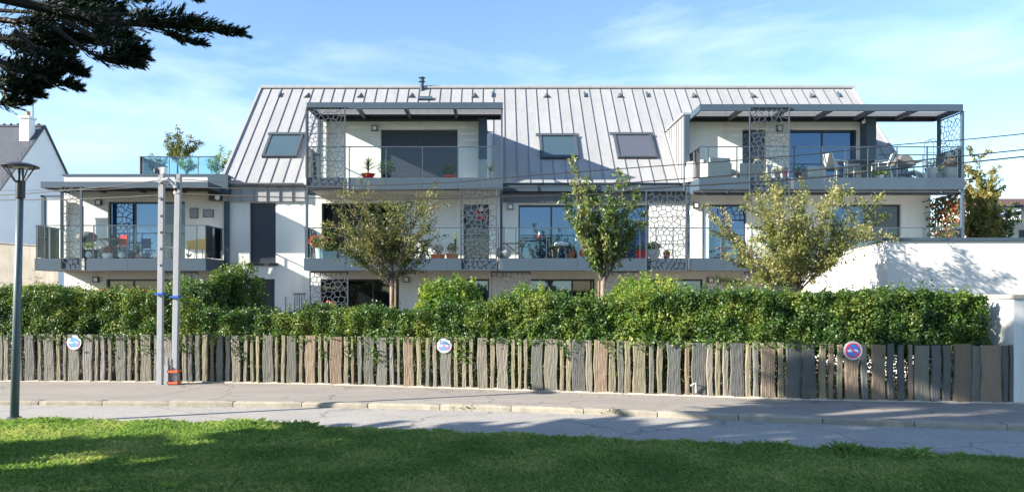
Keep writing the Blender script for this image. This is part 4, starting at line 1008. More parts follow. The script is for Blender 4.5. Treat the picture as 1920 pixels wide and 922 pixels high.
mb.build('wall_panel', 'concrete', cw)
mb = MB(); mb.hexa([(xa, 29.96, Z(444, 30)), (xb + .04, 29.96, Z(463, 30)), (xb + .04, 30.34, Z(463, 30)), (xa, 30.34, Z(444, 30)), (xa, 29.96, Z(442.5, 30)), (xb + .04, 29.96, Z(461.5, 30)), (xb + .04, 30.34, Z(461.5, 30)), (xa, 30.34, Z(442.5, 30))]); mb.build('coping', 'concrete', cw)
# right neighbours
rh = thing('veranda_house', 'small white house with a lean-to veranda roof beyond the annex', 'house', (X(1900, 36), 36, 0))
YR = 36.0
MB().box(X(1873, YR), X(1980, YR), YR, YR + 5, 0, Z(412, YR)).build('wall', 'neighbour', rh)
mb = MB(); mb.hexa([(X(1829, 35), 34.2, Z(418, 35)), (X(1990, 35), 34.2, Z(388, 35)), (X(1990, 35), 37, Z(386, 35)), (X(1829, 35), 37, Z(416, 35)), (X(1829, 35), 34.2, Z(413, 35)), (X(1990, 35), 34.2, Z(383, 35)), (X(1990, 35), 37, Z(381, 35)), (X(1829, 35), 37, Z(411, 35))]); mb.build('veranda_roof', 'white', rh)
for px in (1830, 1845): MB().box(X(px, 34.3) - .05, X(px, 34.3) + .05, 34.25, 34.35, 0, Z(415, 35)).build('veranda_post', 'white', rh)
MB().box(X(1829, 34.3), X(1873, 34.3), 34.26, 34.34, Z(431, 34.3), Z(429, 34.3)).build('veranda_rail', 'white', rh)
MB().box(X(1911, YR), X(1922, YR), YR - .05, YR - .003, 0, Z(431, YR)).build('door', 'dark', rh)
MB().box(X(1914, 34), X(1990, 34), 33.9, 33.98, Z(420, 34), Z(384, 34)).build('window', 'white', rh)
mb = MB(); mb.add([(X(1888, 33), 32.5, Z(386, 33)), (X(2000, 33), 32.5, Z(386, 33)), (X(2000, 33), 36, Z(376, 33)), (X(1912, 33), 36, Z(375, 33)), (X(1888, 33), 32.5, Z(388, 33)), (X(2000, 33), 32.5, Z(389, 33))], [(0, 1, 2, 3), (0, 4, 5, 1), (4, 3, 2, 5), (0, 3, 4)])
mb.build('grey_awning', 'slate', rh)
fh = thing('distant_house', 'pale distant house with a low brown tiled roof behind the autumn tree', 'house', (34, 48, 0))
MB().box(X(1850, 48), X(2100, 48), 48, 53, 0, Z(385, 48)).build('wall', 'neighbour', fh)
mb = MB(); mb.prism([(47.6, Z(386, 48)), (53.4, Z(386, 48)), (50.5, Z(372, 48) + .3)], 'x', X(1845, 48), X(2110, 48)); mb.build('roof', 'rtile', fh)
# ================================================================= VEGETATION
def tree(name, label, cat, base, fork_z, limbs, leafm, leaf, nleaf, seed, trunk_r=.06, spread=.22, sub=5, group=None, droop=0, barkm='bark', density_end=.2, subl=(.35, .75), subr=.5):
    """limbs: list of end points. Leaves sit on twigs along limbs"""
    rg = random.Random(seed); nr = np.random.default_rng(seed)
    t = thing(name, label, cat, base, group)
    b = Vector(base); fk = b + Vector((rg.uniform(-.04, .04), 0, fork_z - b.z))
    mb = MB(); mb.tube([b - Vector((0, 0, .05)), b.lerp(fk, .35) + Vector((rg.uniform(-.03, .03), 0, 0)), b.lerp(fk, .7), fk], [trunk_r * 1.25, trunk_r, trunk_r * .9, trunk_r * .85], 10)
    tw = MB(); pts = []
    for e in limbs:
        e = Vector(e); st = fk + Vector((0, 0, rg.uniform(-.25, .05) * 1)); L = (e - st).length
        ctrl = st.lerp(e, .5) + Vector((rg.uniform(-.06, .06) * L, rg.uniform(-.06, .06) * L, rg.uniform(.0, .05) * L + droop * L))
        path = [(1 - q) ** 2 * st + 2 * q * (1 - q) * ctrl + q * q * e for q in [i / 6 for i in range(7)]]
        mb.tube(path, [trunk_r * (.27 if len(limbs) > 15 else .4) * (1 - .8 * i / 6) for i in range(7)], 7)
        for k in range(sub):
            q = density_end + (1 - density_end) * (k + rg.random()) / sub; i = min(5, int(q * 6)); p = path[i].lerp(path[i + 1], q * 6 - i)
            d = (path[i + 1] - path[i]).normalized(); v = Vector((rg.gauss(0, 1), rg.gauss(0, 1), rg.gauss(.2, .7))).normalized()
            d = (d * .75 + v * subr * 1.4).normalized(); l2 = L * rg.uniform(*subl) * (1 - q * .55) * spread / .22 * .5
            e2 = p + d * l2 + Vector((0, 0, -droop * l2)); tw.tube([p, p.lerp(e2, .5) + Vector((0, 0, .03 * l2)), e2], [trunk_r * .16, trunk_r * .10, trunk_r * .05], 5, cap=False)
            for _ in range(nleaf):
                f = rg.random() ** .7; c = p.lerp(e2, f); pts.append((c.x + rg.gauss(0, .055), c.y + rg.gauss(0, .055), c.z + rg.gauss(0, .045)))
        for _ in range(nleaf * 2):
            q = rg.uniform(.35, 1) * 6; i = min(5, int(q)); c = path[i].lerp(path[i + 1], q - i); pts.append((c.x + rg.gauss(0, .06), c.y + rg.gauss(0, .06), c.z + rg.gauss(0, .05)))
    mb.build('trunk', barkm, t, smooth=True); stuff(tw.build('branches', barkm, t))
    V, Fq = leaves(np.array(pts), leaf, nr, elong=1.25, tdir=(0, 0, -1), tb=.9, curl=.22)
    mesh_np('crown', V, Fq, M[leafm], t)
    return t
def fan(cx_, Yc, pts, seed, dy=.9):
    rg = random.Random(seed); out = []
    for px, py in pts:
        y = Yc + rg.uniform(-dy, dy); out.append((X(px, Yc), y, Z(py, Yc)))
    return out
TY1 = 18.5
tree('small_tree', 'bronze green vase shaped young tree in front of the left middle balcony', 'tree', (X(736, TY1), TY1, 0), Z(520, TY1),
     fan(0, TY1, [(640, 395), (655, 372), (632, 420), (672, 365), (690, 372), (705, 385), (720, 378), (735, 395), (750, 392), (768, 400), (785, 388), (800, 378), (806, 362), (812, 400), (805, 425), (790, 450), (800, 470), (655, 445), (640, 462), (668, 480), (700, 440), (740, 430), (770, 445), (760, 480), (705, 480), (620, 452), (728, 450)], 4), 'olivetree', .066, 42, 4, trunk_r=.06, sub=9, spread=.34)
tree('small_tree', 'narrow upright green cherry tree with long shoots before the middle balcony', 'tree', (X(1130, TY1), TY1, 0), Z(518, TY1),
     fan(0, TY1, [(1070, 300), (1077, 340), (1083, 330), (1105, 330), (1110, 345), (1170, 322), (1172, 335), (1195, 350), (1198, 372), (1205, 400), (1212, 410), (1052, 372), (1060, 395), (1075, 420), (1090, 400), (1110, 400), (1130, 395), (1150, 395), (1165, 400), (1185, 430), (1125, 440), (1100, 455), (1160, 460), (1140, 360), (1125, 370), (1095, 375)], 5, .5), 'cherry', .108, 26, 5, trunk_r=.07, sub=8, spread=.15, subl=(.25, .5))
TY2 = 18.7
tree('small_tree', 'broad pale golden green spreading tree in front of the annex corner', 'tree', (X(1497, TY2), TY2, 0), Z(530, TY2),
     fan(0, TY2, [(1345, 405), (1362, 432), (1378, 470), (1388, 385), (1410, 370), (1440, 375), (1455, 362), (1470, 380), (1498, 360), (1520, 365), (1545, 358), (1580, 362), (1600, 358), (1632, 375), (1650, 380), (1648, 422), (1620, 440), (1590, 445), (1610, 420), (1560, 420), (1530, 410), (1500, 410), (1460, 420), (1430, 430), (1400, 450), (1400, 490), (1370, 525), (1420, 515), (1440, 480), (1480, 460), (1520, 455), (1560, 470), (1575, 480), (1465, 500), (1535, 490), (1500, 440), (1425, 400), (1580, 395)], 6, 1.3), 'palegold', .078, 58, 6, trunk_r=.06, sub=9, spread=.30)
# tree stakes
for px in (742, 1123):
    tag(MB().tube([(X(px, 18.3), 18.3, 0), (X(px, 18.3), 18.3, Z(527, 18.3))], .03, 8).build('tree_stake', 'wood'), 'thin wooden stake beside the %s tree trunk' % ('bronze' if px == 742 else 'green cherry'), 'stake')
tree('background_tree', 'golden autumn tree rising between the building and the veranda house', 'tree', (X(1838, 31), 31, 0), 2.6,
     [(X(px, 31), 31 + dy, Z(py, 31)) for px, py, dy in ((1835, 290, 0), (1828, 310, .5), (1845, 320, -.5), (1820, 340, .4), (1850, 345, 0), (1818, 370, -.6), (1835, 350, .9), (1862, 350, 0), (1828, 385, -1), (1850, 385, .6), (1822, 410, 0), (1845, 420, -.8), (1868, 400, 0), (1835, 370, -.5), (1840, 400, .7), (1825, 430, .2), (1855, 435, 0), (1838, 330, .2), (1832, 300, 0), (1812, 395, .3), (1874, 345, .2))],
     'autumn', .15, 60, 8, trunk_r=.12, sub=7, spread=.25)
tree('background_tree', 'loose dark green tree behind the autumn tree near the brown roof', 'tree', (X(1880, 33), 33.5, 0), 2.6,
     [(X(px, 33), 33 + dy, Z(py, 33)) for px, py, dy in ((1860, 340, 0), (1872, 352, .5), (1866, 380, 0), (1885, 385, .4), (1895, 380, -.3), (1890, 400, 0), (1905, 390, .3), (1870, 400, 0), (1880, 415, 0), (1912, 400, .2))],
     'hedge_d', .14, 34, 9, trunk_r=.09, sub=5, spread=.2)
# terrace plants on the left wing roof
tree('terrace_shrub', 'airy round shrub behind the glass of the roof terrace', 'shrub', (X(333, 30.2), 30.2, ZP(327)), Z(300, 30.2),
     [(X(px, 30.2), 30.2 + dy, Z(py, 30.2)) for px, py, dy in ((305, 262, .2), (318, 252, 0), (330, 250, .3), (345, 250, -.3), (360, 258, 0), (372, 263, .2), (366, 275, 0), (310, 278, .3), (325, 270, .4), (345, 268, -.4), (355, 285, 0), (320, 290, 0))],
     'olivetree', .10, 26, 11, trunk_r=.035, sub=6, spread=.28)
for i, (px, pts, lb, lm) in enumerate(((290, [(280, 300), (290, 292), (300, 296), (312, 300), (285, 312), (305, 312)], 'low pale shrub behind the left terrace glass', 'olivetree'),
                         (350, [(345, 296), (355, 300), (362, 305), (338, 305), (350, 312), (368, 312)], 'yellow green shrub in the middle of the roof terrace', 'privet'),
                         (405, [(395, 300), (402, 293), (412, 296), (420, 302), (428, 308), (408, 310), (390, 310), (418, 278), (430, 283)], 'bright green shrub at the right end of the roof terrace', 'privet'))):
    tree('terrace_shrub', lb, 'shrub', (X(px, 30.0), 30.0, ZP(327)), Z(320, 30), [(X(a, 30), 30 + R.uniform(-.3, .3), Z(b, 30)) for a, b in pts], lm, .09, 16, 20 + i, trunk_r=.03, sub=5, spread=.28)
# hedges ------------------------------------------------------------------------------------
def hedge(name, label, path_front, depth, ztop, zlow, dens, leaf, lm, seed, cat='hedge', jag=.05, bulge=.07, stems=True, low=.14, shoots=0, core=True, ends=True):
    """path_front: polyline (x,y) of the front face; ztop: function or number of x"""
    rg = np.random.default_rng(seed); xs_ = [p[0] for p in path_front]; ys_ = [p[1] for p in path_front]; x0, x1 = xs_[0], xs_[-1]
    zt = ztop if callable(ztop) else (lambda q: np.full(np.shape(q), ztop))
    t = thing(name, label, cat, ((x0 + x1) / 2, float(np.interp((x0 + x1) / 2, xs_, ys_)) + depth / 2, 0)); L = x1 - x0; H_ = float(np.mean(zt(np.linspace(x0, x1, 20))))
    parts = []
    def surf(P, out, n_b):
        nz_ = noise3(P, np.random.default_rng(seed + 5), [(2.2, bulge * .28), (6, bulge * .16), (15, bulge * .28)])
        d = np.abs(rg.normal(0, .07, len(P))) - .02
        return P + out * (nz_ - d)[:, None]
    N = int(L * (H_ - zlow) * dens); x = rg.uniform(x0, x1, N); z = zlow + (zt(x) - zlow) * rg.random(N); y = np.interp(x, xs_, ys_)
    parts.append((surf(np.stack([x, y, z], 1), np.array([0, -1, 0]), 0), (0, -1, .35)))
    N = int(L * depth * dens); x = rg.uniform(x0, x1, N); y = np.interp(x, xs_, ys_) + depth * rg.random(N); z = zt(x) - .04 + rg.random(N) * jag
    parts.append((surf(np.stack([x, y, z], 1), np.array([0, 0, 1]), 0), (0, -.2, 1)))
    if ends:
        for xe, s in ((x0, -1), (x1, 1)):
            N = int(depth * (H_ - zlow) * dens); z = zlow + (float(zt(xe)) - zlow) * rg.random(N); y = float(np.interp(xe, xs_, ys_)) + depth * rg.random(N)
            parts.append((surf(np.stack([np.full(N, xe), y, z], 1), np.array([s, 0, 0]), 0), (s, -.2, .2)))
    if zlow > .15 and low:
        N = int(L * zlow * dens * low * 5); x = rg.uniform(x0, x1, N); z = zlow * (rg.random(N) ** .6); y = np.interp(x, xs_, ys_) + .05 + rg.random(N) * depth * .6
        parts.append((np.stack([x, y, z], 1), (0, -1, .3)))
    N = int(L * (H_ - zlow) * dens * .7); x = rg.uniform(x0 + .05, x1 - .05, N); z = zlow + (zt(x) - zlow - .05) * rg.random(N); y = np.interp(x, xs_, ys_) + .1 + (depth - .15) * rg.random(N)
    inner = np.stack([x, y, z], 1)
    if shoots:
        for _ in range(shoots):
            sx = rg.uniform(x0, x1); sy = float(np.interp(sx, xs_, ys_)) + rg.uniform(0, depth * .8); sz = float(zt(sx)); h = rg.uniform(.05, .22) * (1.6 if shoots > 50 and cat == 'bush' else .8); k = int(h / .014)
            q = np.linspace(0, h, k)[:, None] * np.array([[rg.normal(0, .22), rg.normal(0, .2), 1]]) + np.array([[sx, sy, sz]]); parts.append((q + rg.normal(0, .014, (k, 3)), (0, -.5, .6)))
    G_ = []
    for P, nb in parts: G_.append(leaves(P, leaf, rg, nbias=nb, bias=1.1, curl=.18))
    G_.append(leaves(inner, leaf * 2.3, rg, elong=.7, curl=.1))
    V, Fq = merge(G_); mesh_np('foliage', V, Fq, M[lm], t)
    if stems:
        mb = MB(); n = max(2, int(L / .22))
        for i in range(n):
            sx = x0 + .08 + (L - .16) * (i + random.random() * .6) / n; sy = float(np.interp(sx, xs_, ys_)) + rg.uniform(.1, depth * .7); hz_ = float(zt(sx)) * .8
            mb.tube([(sx, sy, -.02), (sx + rg.normal(0, .03), sy, hz_ * .4), (sx + rg.normal(0, .09), sy + rg.normal(0, .05), hz_)], [.013, .010, .005], 5)
        mb.build('stems', 'dbark', t)
    return t
fp = lambda a, b, off, n=20: [(x, interp(fence_path, x) + off) for x in np.linspace(a, b, n)]
def ztf(pairs, Yf):
    xs_ = [X(a, Yf) for a, _ in pairs]; zs = [Z(b, Yf) for _, b in pairs]
    return lambda q: np.interp(q, xs_, zs) + .02 * np.sin(np.asarray(q) * 5.1) + .015 * np.sin(np.asarray(q) * 12.7)
xa = X(-40, 13.7); xb = X(463, 13.6)
hedge('clipped_hedge', 'dense clipped green hedge behind the left part of the stone fence, red tips on top', fp(xa, X(300, 13.6), .17), 1.0, ztf([(-40, 545), (60, 543), (110, 548), (200, 545), (300, 551)], 13.9), .66, 4800, .043, 'hedge', 31, jag=.06, bulge=.08, shoots=110)
hedge('clipped_hedge', 'lower clipped glossy hedge in the middle behind the stone fence', fp(X(300, 13.6), X(915, 13.0), .17, 24), .7, ztf([(300, 560), (360, 578), (420, 590), (560, 586), (620, 580), (760, 582), (840, 572), (915, 570)], 13.5), .66, 4800, .043, 'hedge', 32, jag=.07, bulge=.10, shoots=150)
hedge('clipped_hedge', 'middle clipped hedge running between the two shaggy privet bushes', fp(X(915, 13.0), X(1230, 11.9), .17), .8, ztf([(915, 565), (1060, 560), (1120, 565), (1230, 560)], 12.6), .66, 4600, .044, 'hedge', 33, jag=.07, bulge=.10, shoots=150)
hedge('clipped_hedge', 'long flat topped hedge with yellow green leaves behind the right part of the stone fence', fp(X(1230, 11.9), X(1862, 11.0), .17, 24), .9, ztf([(1230, 556), (1330, 545), (1500, 549), (1700, 548), (1800, 549), (1840, 556), (1862, 570)], 11.6), .68, 4400, .046, 'hedge', 34, jag=.05, bulge=.09, shoots=120)
# shaggy bushes
def bush(label, px0, px1, pyt, Yc, depth, lm, seed, dens=1500, leaf=.06, zlow=0.0, top=None, shoots=60, name='privet_bush', overhang=None, cat='bush'):
    x0, x1 = X(px0, Yc), X(px1, Yc); n = 12; pf = []
    for i in range(n):
        f = i / (n - 1); pf.append((x0 + (x1 - x0) * f, Yc - depth / 2 * math.sin(math.pi * (.12 + .76 * f))))
    zc_ = Z(pyt, Yc); top = top or [(0, .82), (.25, .97), (.5, 1), (.75, .97), (1, .8)]
    zt = lambda q: np.interp((np.asarray(q) - x0) / (x1 - x0), [a for a, _ in top], [b for _, b in top]) * zc_ + .05 * np.sin(np.asarray(q) * 6 + seed) + .06 * np.sin(np.asarray(q) * 17 + seed * 2) + .05 * np.sin(np.asarray(q) * 31 + seed)
    return hedge(name, label, pf, depth, zt, zlow, dens, leaf, lm, seed, cat=cat, jag=.16, bulge=.22, shoots=int(shoots * 1.5), stems=True, ends=True)
bush('shaggy bright green privet bush in the middle rising above the clipped hedge', 925, 1066, 566, 13.0, .9, 'privet', 41, dens=3300, leaf=.044, zlow=.7, shoots=130, top=[(0, .70), (.2, .92), (.4, 1), (.6, .93), (.8, .9), (1, .72)])
bush('yellow green privet bush with orange tips left of the long right hedge', 1128, 1310, 556, 12.5, 1.0, 'privet', 42, dens=3300, leaf=.044, zlow=.55, shoots=160, top=[(0, .78), (.2, .93), (.4, .97), (.6, 1), (.8, .96), (1, .86)])
bush('rounded leafy bush behind the hedge and right of the bronze tree trunk', 785, 903, 541, 17.2, 1.6, 'privet', 43, dens=1300, leaf=.07, zlow=.6, shoots=60)
bush('tall dark clipped bush in front of the shuttered left window', 402, 458, 512, 17.5, 1.6, 'hedge_d', 44, dens=1700, leaf=.062, zlow=.0, top=[(0, .93), (.5, 1), (1, .97)], shoots=30)
bush('clipped hedge block behind the utility poles, sunlit on top', 306, 412, 545, 16.8, 1.7, 'hedge_d', 45, dens=1700, leaf=.062, zlow=.0, top=[(0, .96), (.4, 1), (.8, 1.02), (1, 1.1)], shoots=30, name='hedge_block')
bush('low leafy bush between the middle privet and the green cherry tree', 1050, 1135, 582, 13.6, .8, 'privet', 46, dens=1500, leaf=.06, zlow=.6, shoots=30)
bush('green bush behind the hedge to the right of the cherry trunk', 1142, 1215, 545, 16.5, 1.0, 'privet', 47, dens=1400, leaf=.07, zlow=.6, shoots=30)
# sprigs poking through the fence
sp = []
for px, py, n in ((105, 640, 30), (272, 655, 60), (345, 650, 120), (440, 655, 90), (455, 670, 60), (610, 665, 70), (655, 660, 90), (700, 660, 150), (712, 672, 60), (868, 650, 110), (860, 668, 80), (880, 675, 60), (1058, 650, 90), (1070, 662, 70), (1148, 655, 60), (400, 635, 60), (560, 638, 50), (940, 636, 60), (1220, 640, 120), (1200, 642, 60), (90, 632, 30), (245, 632, 30), (215, 645, 20), (1640, 640, 40)):
    xc, Yc = fence_at(px)
    for _ in range(n // 3): sp.append((xc + R.gauss(0, .07), Yc - .03 + R.uniform(-.04, .03), Z(py, Yc) + R.gauss(0, .06)))
for _ in range(260):
    px = R.uniform(0, 1560); xc, Yc = fence_at(px); dz = R.uniform(.0, .07)
    for _ in range(5): sp.append((xc + R.gauss(0, .035), Yc - .01 + R.uniform(-.04, .04), .86 - dz + R.gauss(0, .03)))
V, Fq = leaves(np.array(sp), .052, rng, nbias=(0, -1, .2), bias=1, curl=.2)
stuff(tag(mesh_np('hedge_sprigs', V, Fq, M['hedge_d']), 'leafy sprigs of the hedge poking out over the stone slabs', 'leaves'))
tag(MB().tube([(fence_at(1296)[0], interp(fence_path, 4) + .0 + .25, .16), (fence_at(1296)[0] + .05, interp(fence_path, 3) - .1, .22), (fence_at(1300)[0] + .03, interp(fence_path, 3) - .06, .06)], .012, 6).build('white_hose', 'white'), 'piece of white plastic hose looped between two slabs of the fence', 'hose')
# thin twiggy shrubs top of the left hedge
tree('twiggy_shrub', 'sparse dry twigs above the left end of the hedge before the concrete wall', 'shrub', (X(70, 15.3), 15.3, 0), 1.5, [(X(a, 15.3), 15.3 + R.uniform(-.2, .2), Z(b, 15.3)) for a, b in ((40, 525), (55, 518), (68, 508), (80, 520), (92, 528), (15, 532), (30, 530))], 'olivetree', .035, 6, 51, trunk_r=.015, sub=4, spread=.3)
sp = []
for _ in range(900):
    px = R.choice([R.gauss(15, 14), R.gauss(262, 22), R.gauss(205, 10), R.gauss(-20, 10)]); Yh = 14.0 + R.random() * .6; sp.append((X(px, Yh), Yh, Z(547, Yh) + R.uniform(-.02, .05)))
V, Fq = leaves(np.array(sp), .06, rng, nbias=(0, -.5, 1), bias=1, curl=.2)
stuff(tag(mesh_np('red_hedge_tips', V, Fq, M['redleaf']), 'new reddish leaf tips along the top of the left hedge', 'leaves'))
# climbing vine on the right end of the first floor balcony
sp = []
for _ in range(1500):
    u = R.random(); px = 1745 + 58 * u; Yv = 27.5 - 1.3 * u; zz = R.uniform(z1 + .2, z2b - .15); sp.append((X(px, Yv) + R.gauss(0, .12), Yv + R.gauss(0, .1), zz))
V, Fq = leaves(np.array(sp), .13, rng, nbias=(-.3, -1, 0), bias=.8, curl=.2)
vn = thing('climbing_vine', 'climbing vine with red and green leaves on the right end of the first floor balcony', 'vine', (X(1775, 26.8), 26.8, z1))
mesh_np('foliage', V, Fq, M['redleaf'], vn); mb = MB()
for k in range(5): u = (k + .5) / 5; mb.tube([(X(1745 + 58 * u, 27.5 - 1.3 * u), 27.5 - 1.3 * u, z1), (X(1745 + 58 * u, 27.5 - 1.3 * u) + .1, 27.5 - 1.3 * u, z2b - .2)], .02, 5)
mb.build('stems', 'bark', vn)
# big conifer: trunk out of the picture on the left, limbs reach in at the top left -----------
cyp = thing('cypress_tree', 'large dark cypress reaching into the picture at the top left', 'tree', (-10.2, 4.2, 0))
mb = MB(); tb_ = Vector((-10.2, 4.2, 0)); mb.tube([tb_ - Vector((0, 0, .1)), tb_ + Vector((.1, 0, 2.5)), tb_ + Vector((0, .2, 6)), tb_ + Vector((.2, 0, 11))], [.42, .33, .24, .05], 14)
rg = random.Random(77); nr = np.random.default_rng(77)
SPR = []; DIR = []; SZ = []
brm = MB()
def spray(path, rad, n, size, taper=1.0, flat=.55, up=.25):
    """branchlets leaving the limb, each a pointed feather of small blades"""
    per = 22; nb = max(3, n // per); NP_ = len(path) - 1
    for _ in range(nb):
        q = rg.random() ** .8 * NP_; i = min(NP_ - 1, int(q)); p = path[i].lerp(path[i + 1], q - i); d = (path[i + 1] - path[i]).normalized()
        k = 1 - taper * .8 * (q / NP_) ** 1.5; L = rad * 2.1 * k * rg.uniform(.5, 1.25); a = rg.random() * 6.283
        side = Vector((0, 0, 1)).cross(d).normalized(); o = side * math.cos(a) + Vector((0, 0, 1)) * (math.sin(a) * flat + .1)
        bd = (d * rg.uniform(.5, 1.3) + o * .75 + Vector((0, 0, up * .5))).normalized()
        for j in range(per):
            f = rg.random() ** .75; w_ = .28 * L * (1 - f) ** .8; off = Vector((rg.gauss(0, 1), rg.gauss(0, 1), rg.gauss(0, .8))) * w_ * .33
            SPR.append(p + bd * (L * f) + off); DIR.append(bd + off.normalized() * .45 + Vector((0, 0, .12))); SZ.append(size * rg.uniform(.6, 1.2) * (1 - .3 * f))
def limb(pts, r0, rad, n, size, subs=0, **k):
    P = [Vector(p) for p in pts]; Q = []
    for i in range(len(P) - 1):
        p0 = P[max(i - 1, 0)]; p3 = P[min(i + 2, len(P) - 1)]
        for j in range(4):
            t = j / 4; Q.append(.5 * ((2 * P[i]) + (P[i + 1] - p0) * t + (2 * p0 - 5 * P[i] + 4 * P[i + 1] - p3) * t * t + (-p0 + 3 * P[i] - 3 * P[i + 1] + p3) * t ** 3))
    Q.append(P[-1]); brm.tube(Q, [r0 * (1 - .9 * i / (len(Q) - 1)) + .003 for i in range(len(Q))], 6)
    spray(Q[len(Q) // 4:], rad, n, size, **k)
    return Q
def pp(px, py, Y): return (X(px, Y), Y, Z(py, Y))
YC = 7.6
# the limb that ends at the right tip
L1 = limb([(-10, 4.6, 4.6), (-7, 6.4, 4.75), pp(60, 10, 7.5), pp(200, 40, YC), pp(300, 45, YC), pp(370, 50, YC), pp(450, 62, YC)], .07, .20, 5200, .085, taper=.93, flat=.5)
limb([pp(180, 30, YC), pp(260, 30, 7.7), pp(330, 70, 7.7), pp(383, 82, 7.7)], .02, .11, 1500, .08)
limb([pp(120, 40, YC), pp(180, 70, 7.4), pp(230, 95, 7.4), pp(268, 104, 7.4)], .03, .17, 2600, .085)
limb([pp(100, 50, 7.4), pp(170, 100, 7.3), pp(215, 112, 7.3), pp(262, 122, 7.3)], .02, .13, 1800, .08)
limb([pp(30, 60, 7.3), pp(80, 100, 7.2), pp(120, 122, 7.2), pp(158, 138, 7.2)], .025, .13, 2200, .08)
limb([pp(-40, 90, 7.4), pp(30, 130, 7.2), pp(90, 148, 7.2), pp(145, 165, 7.2)], .025, .13, 2400, .08)
limb([pp(-60, 120, 7.4), pp(0, 165, 7.3), pp(40, 172, 7.3), pp(72, 178, 7.3)], .025, .12, 2000, .08)
limb([pp(-60, 150, 7.3), pp(-10, 190, 7.3), pp(20, 192, 7.3), pp(55, 192, 7.3)], .02, .10, 1300, .08)
limb([pp(-70, 100, 7.6), pp(0, 120, 7.5), pp(50, 128, 7.4), pp(110, 132, 7.4)], .02, .15, 2600, .085)
limb([pp(-70, 140, 7.6), pp(-10, 150, 7.5), pp(40, 158, 7.4), pp(85, 160, 7.4)], .02, .14, 2400, .085)
limb([pp(-80, 60, 7.8), pp(0, 75, 7.8), pp(60, 95, 7.8), pp(130, 100, 7.7)], .02, .17, 3000, .085)
limb([pp(0, 20, 8.0), pp(120, 30, 8.0), pp(200, 60, 7.9), pp(240, 70, 7.8)], .02, .18, 3200, .085)
limb([pp(-80, 20, 7.8), pp(20, 40, 7.8), pp(110, 30, 7.9), pp(200, -10, 7.9)], .04, .24, 3600, .085)
limb([pp(-80, 60, 7.6), pp(20, 75, 7.6), pp(100, 75, 7.7), pp(190, 75, 7.8)], .04, .20, 3600, .085)
limb([pp(100, -60, 8.2), pp(190, -40, 8.2), pp(230, -10, 8.2), pp(275, -2, 8.2)], .03, .16, 1600, .085)
limb([pp(150, -80, 8.6), pp(300, -40, 8.6), pp(345, -12, 8.6), pp(372, -2, 8.6)], .03, .10, 700, .085)
limb([pp(-60, -30, 7.9), pp(60, -10, 7.9), pp(150, 10, 8.0), pp(228, 20, 8.0)], .03, .22, 2800, .085)
# crown outside the picture: radial limbs with larger sprays
for i in range(240):
    a = rg.uniform(0, 6.283); z0_ = rg.uniform(2.6, 10.2) if i < 190 else rg.uniform(2.0, 3.3); f = (z0_ - 2.2) / 9; rr = (4.3 if z0_ < 7.5 else 4.3 * (11.6 - z0_) / 4.1) * rg.uniform(.75, 1.1)
    e = Vector((-10.2 + math.cos(a) * rr * 1.05, 2.9 + math.sin(a) * rr * .98, z0_ + rg.uniform(-.2, .9)))
    if e.y > 7.45 - .255 * e.z + .24 * (e.x + 10): continue
    # keep clear of the view
    if e.y > 0 and e.x > -.66 * e.y - .35 and e.z < 1.65 + .40 * e.y + .2: continue
    s0 = Vector((-10.2, 4.0, z0_ - .2)); m_ = s0.lerp(e, .55) + Vector((0, 0, .25))
    limb([tuple(s0), tuple(m_), tuple(e)], .05, .42, 330, .26, taper=.7, flat=.45)
mb.build('trunk', 'dbark', cyp, smooth=True); brm.build('branches', 'dbark', cyp)
P_ = np.array(SPR); D_ = np.array(DIR); S_ = np.array(SZ)[:, None]; D_ = D_ / np.linalg.norm(D_, axis=1, keepdims=True)
n_ = nr.normal(size=P_.shape); sd_ = np.cross(D_, n_); sd_ /= np.linalg.norm(sd_, axis=1, keepdims=True)
fine = (S_ < .14)
Wd = np.where(fine, S_ * .11, S_ * .42)
V = np.stack([P_ - D_ * S_ * .5, P_ + sd_ * Wd - D_ * S_ * .05, P_ + D_ * S_ * .75, P_ - sd_ * Wd], 1).reshape(-1, 3)
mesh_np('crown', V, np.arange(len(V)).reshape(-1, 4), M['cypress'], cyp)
# a second conifer behind the camera on the left, seen in the window reflections and shading the lawn
def far_tree(loc, hgt, rad, seed, label, lm='hedge_d', n=2600):
    t = thing('shade_tree', label, 'tree', loc); q = np.random.default_rng(seed)
    MB().tube([(loc[0], loc[1], -.1), (loc[0], loc[1], hgt * .7)], [.3, .12], 10).build('trunk', 'dbark', t)
    u = q.normal(size=(n, 3)); u /= np.linalg.norm(u, axis=1, keepdims=True); cl_ = q.normal(size=(26, 3)); cl_ /= np.linalg.norm(cl_, axis=1, keepdims=True)
    rr = .55 + .45 * np.clip((u @ cl_.T).max(1) * 1.6 - .75, 0, 1)
    P = u * (rr * q.random(n) ** .28)[:, None] * np.array([rad, rad, hgt * .38]) + np.array([loc[0], loc[1], hgt * .6])
    V, Fq = leaves(P, .5, q, elong=.8, curl=.1); mesh_np('crown', V, Fq, M[lm], t)
far_tree((-14.5, -1.2, 0), 11.5, 3.6, 91, 'dense green tree standing on the lawn out of view at the left', n=4200)
far_tree((-9, -9, 0), 8.5, 3.5, 92, 'broad dark tree far behind the viewpoint on the lawn')
far_tree((14, -16, 0), 8, 4, 93, 'wide green tree behind the viewpoint to the right')
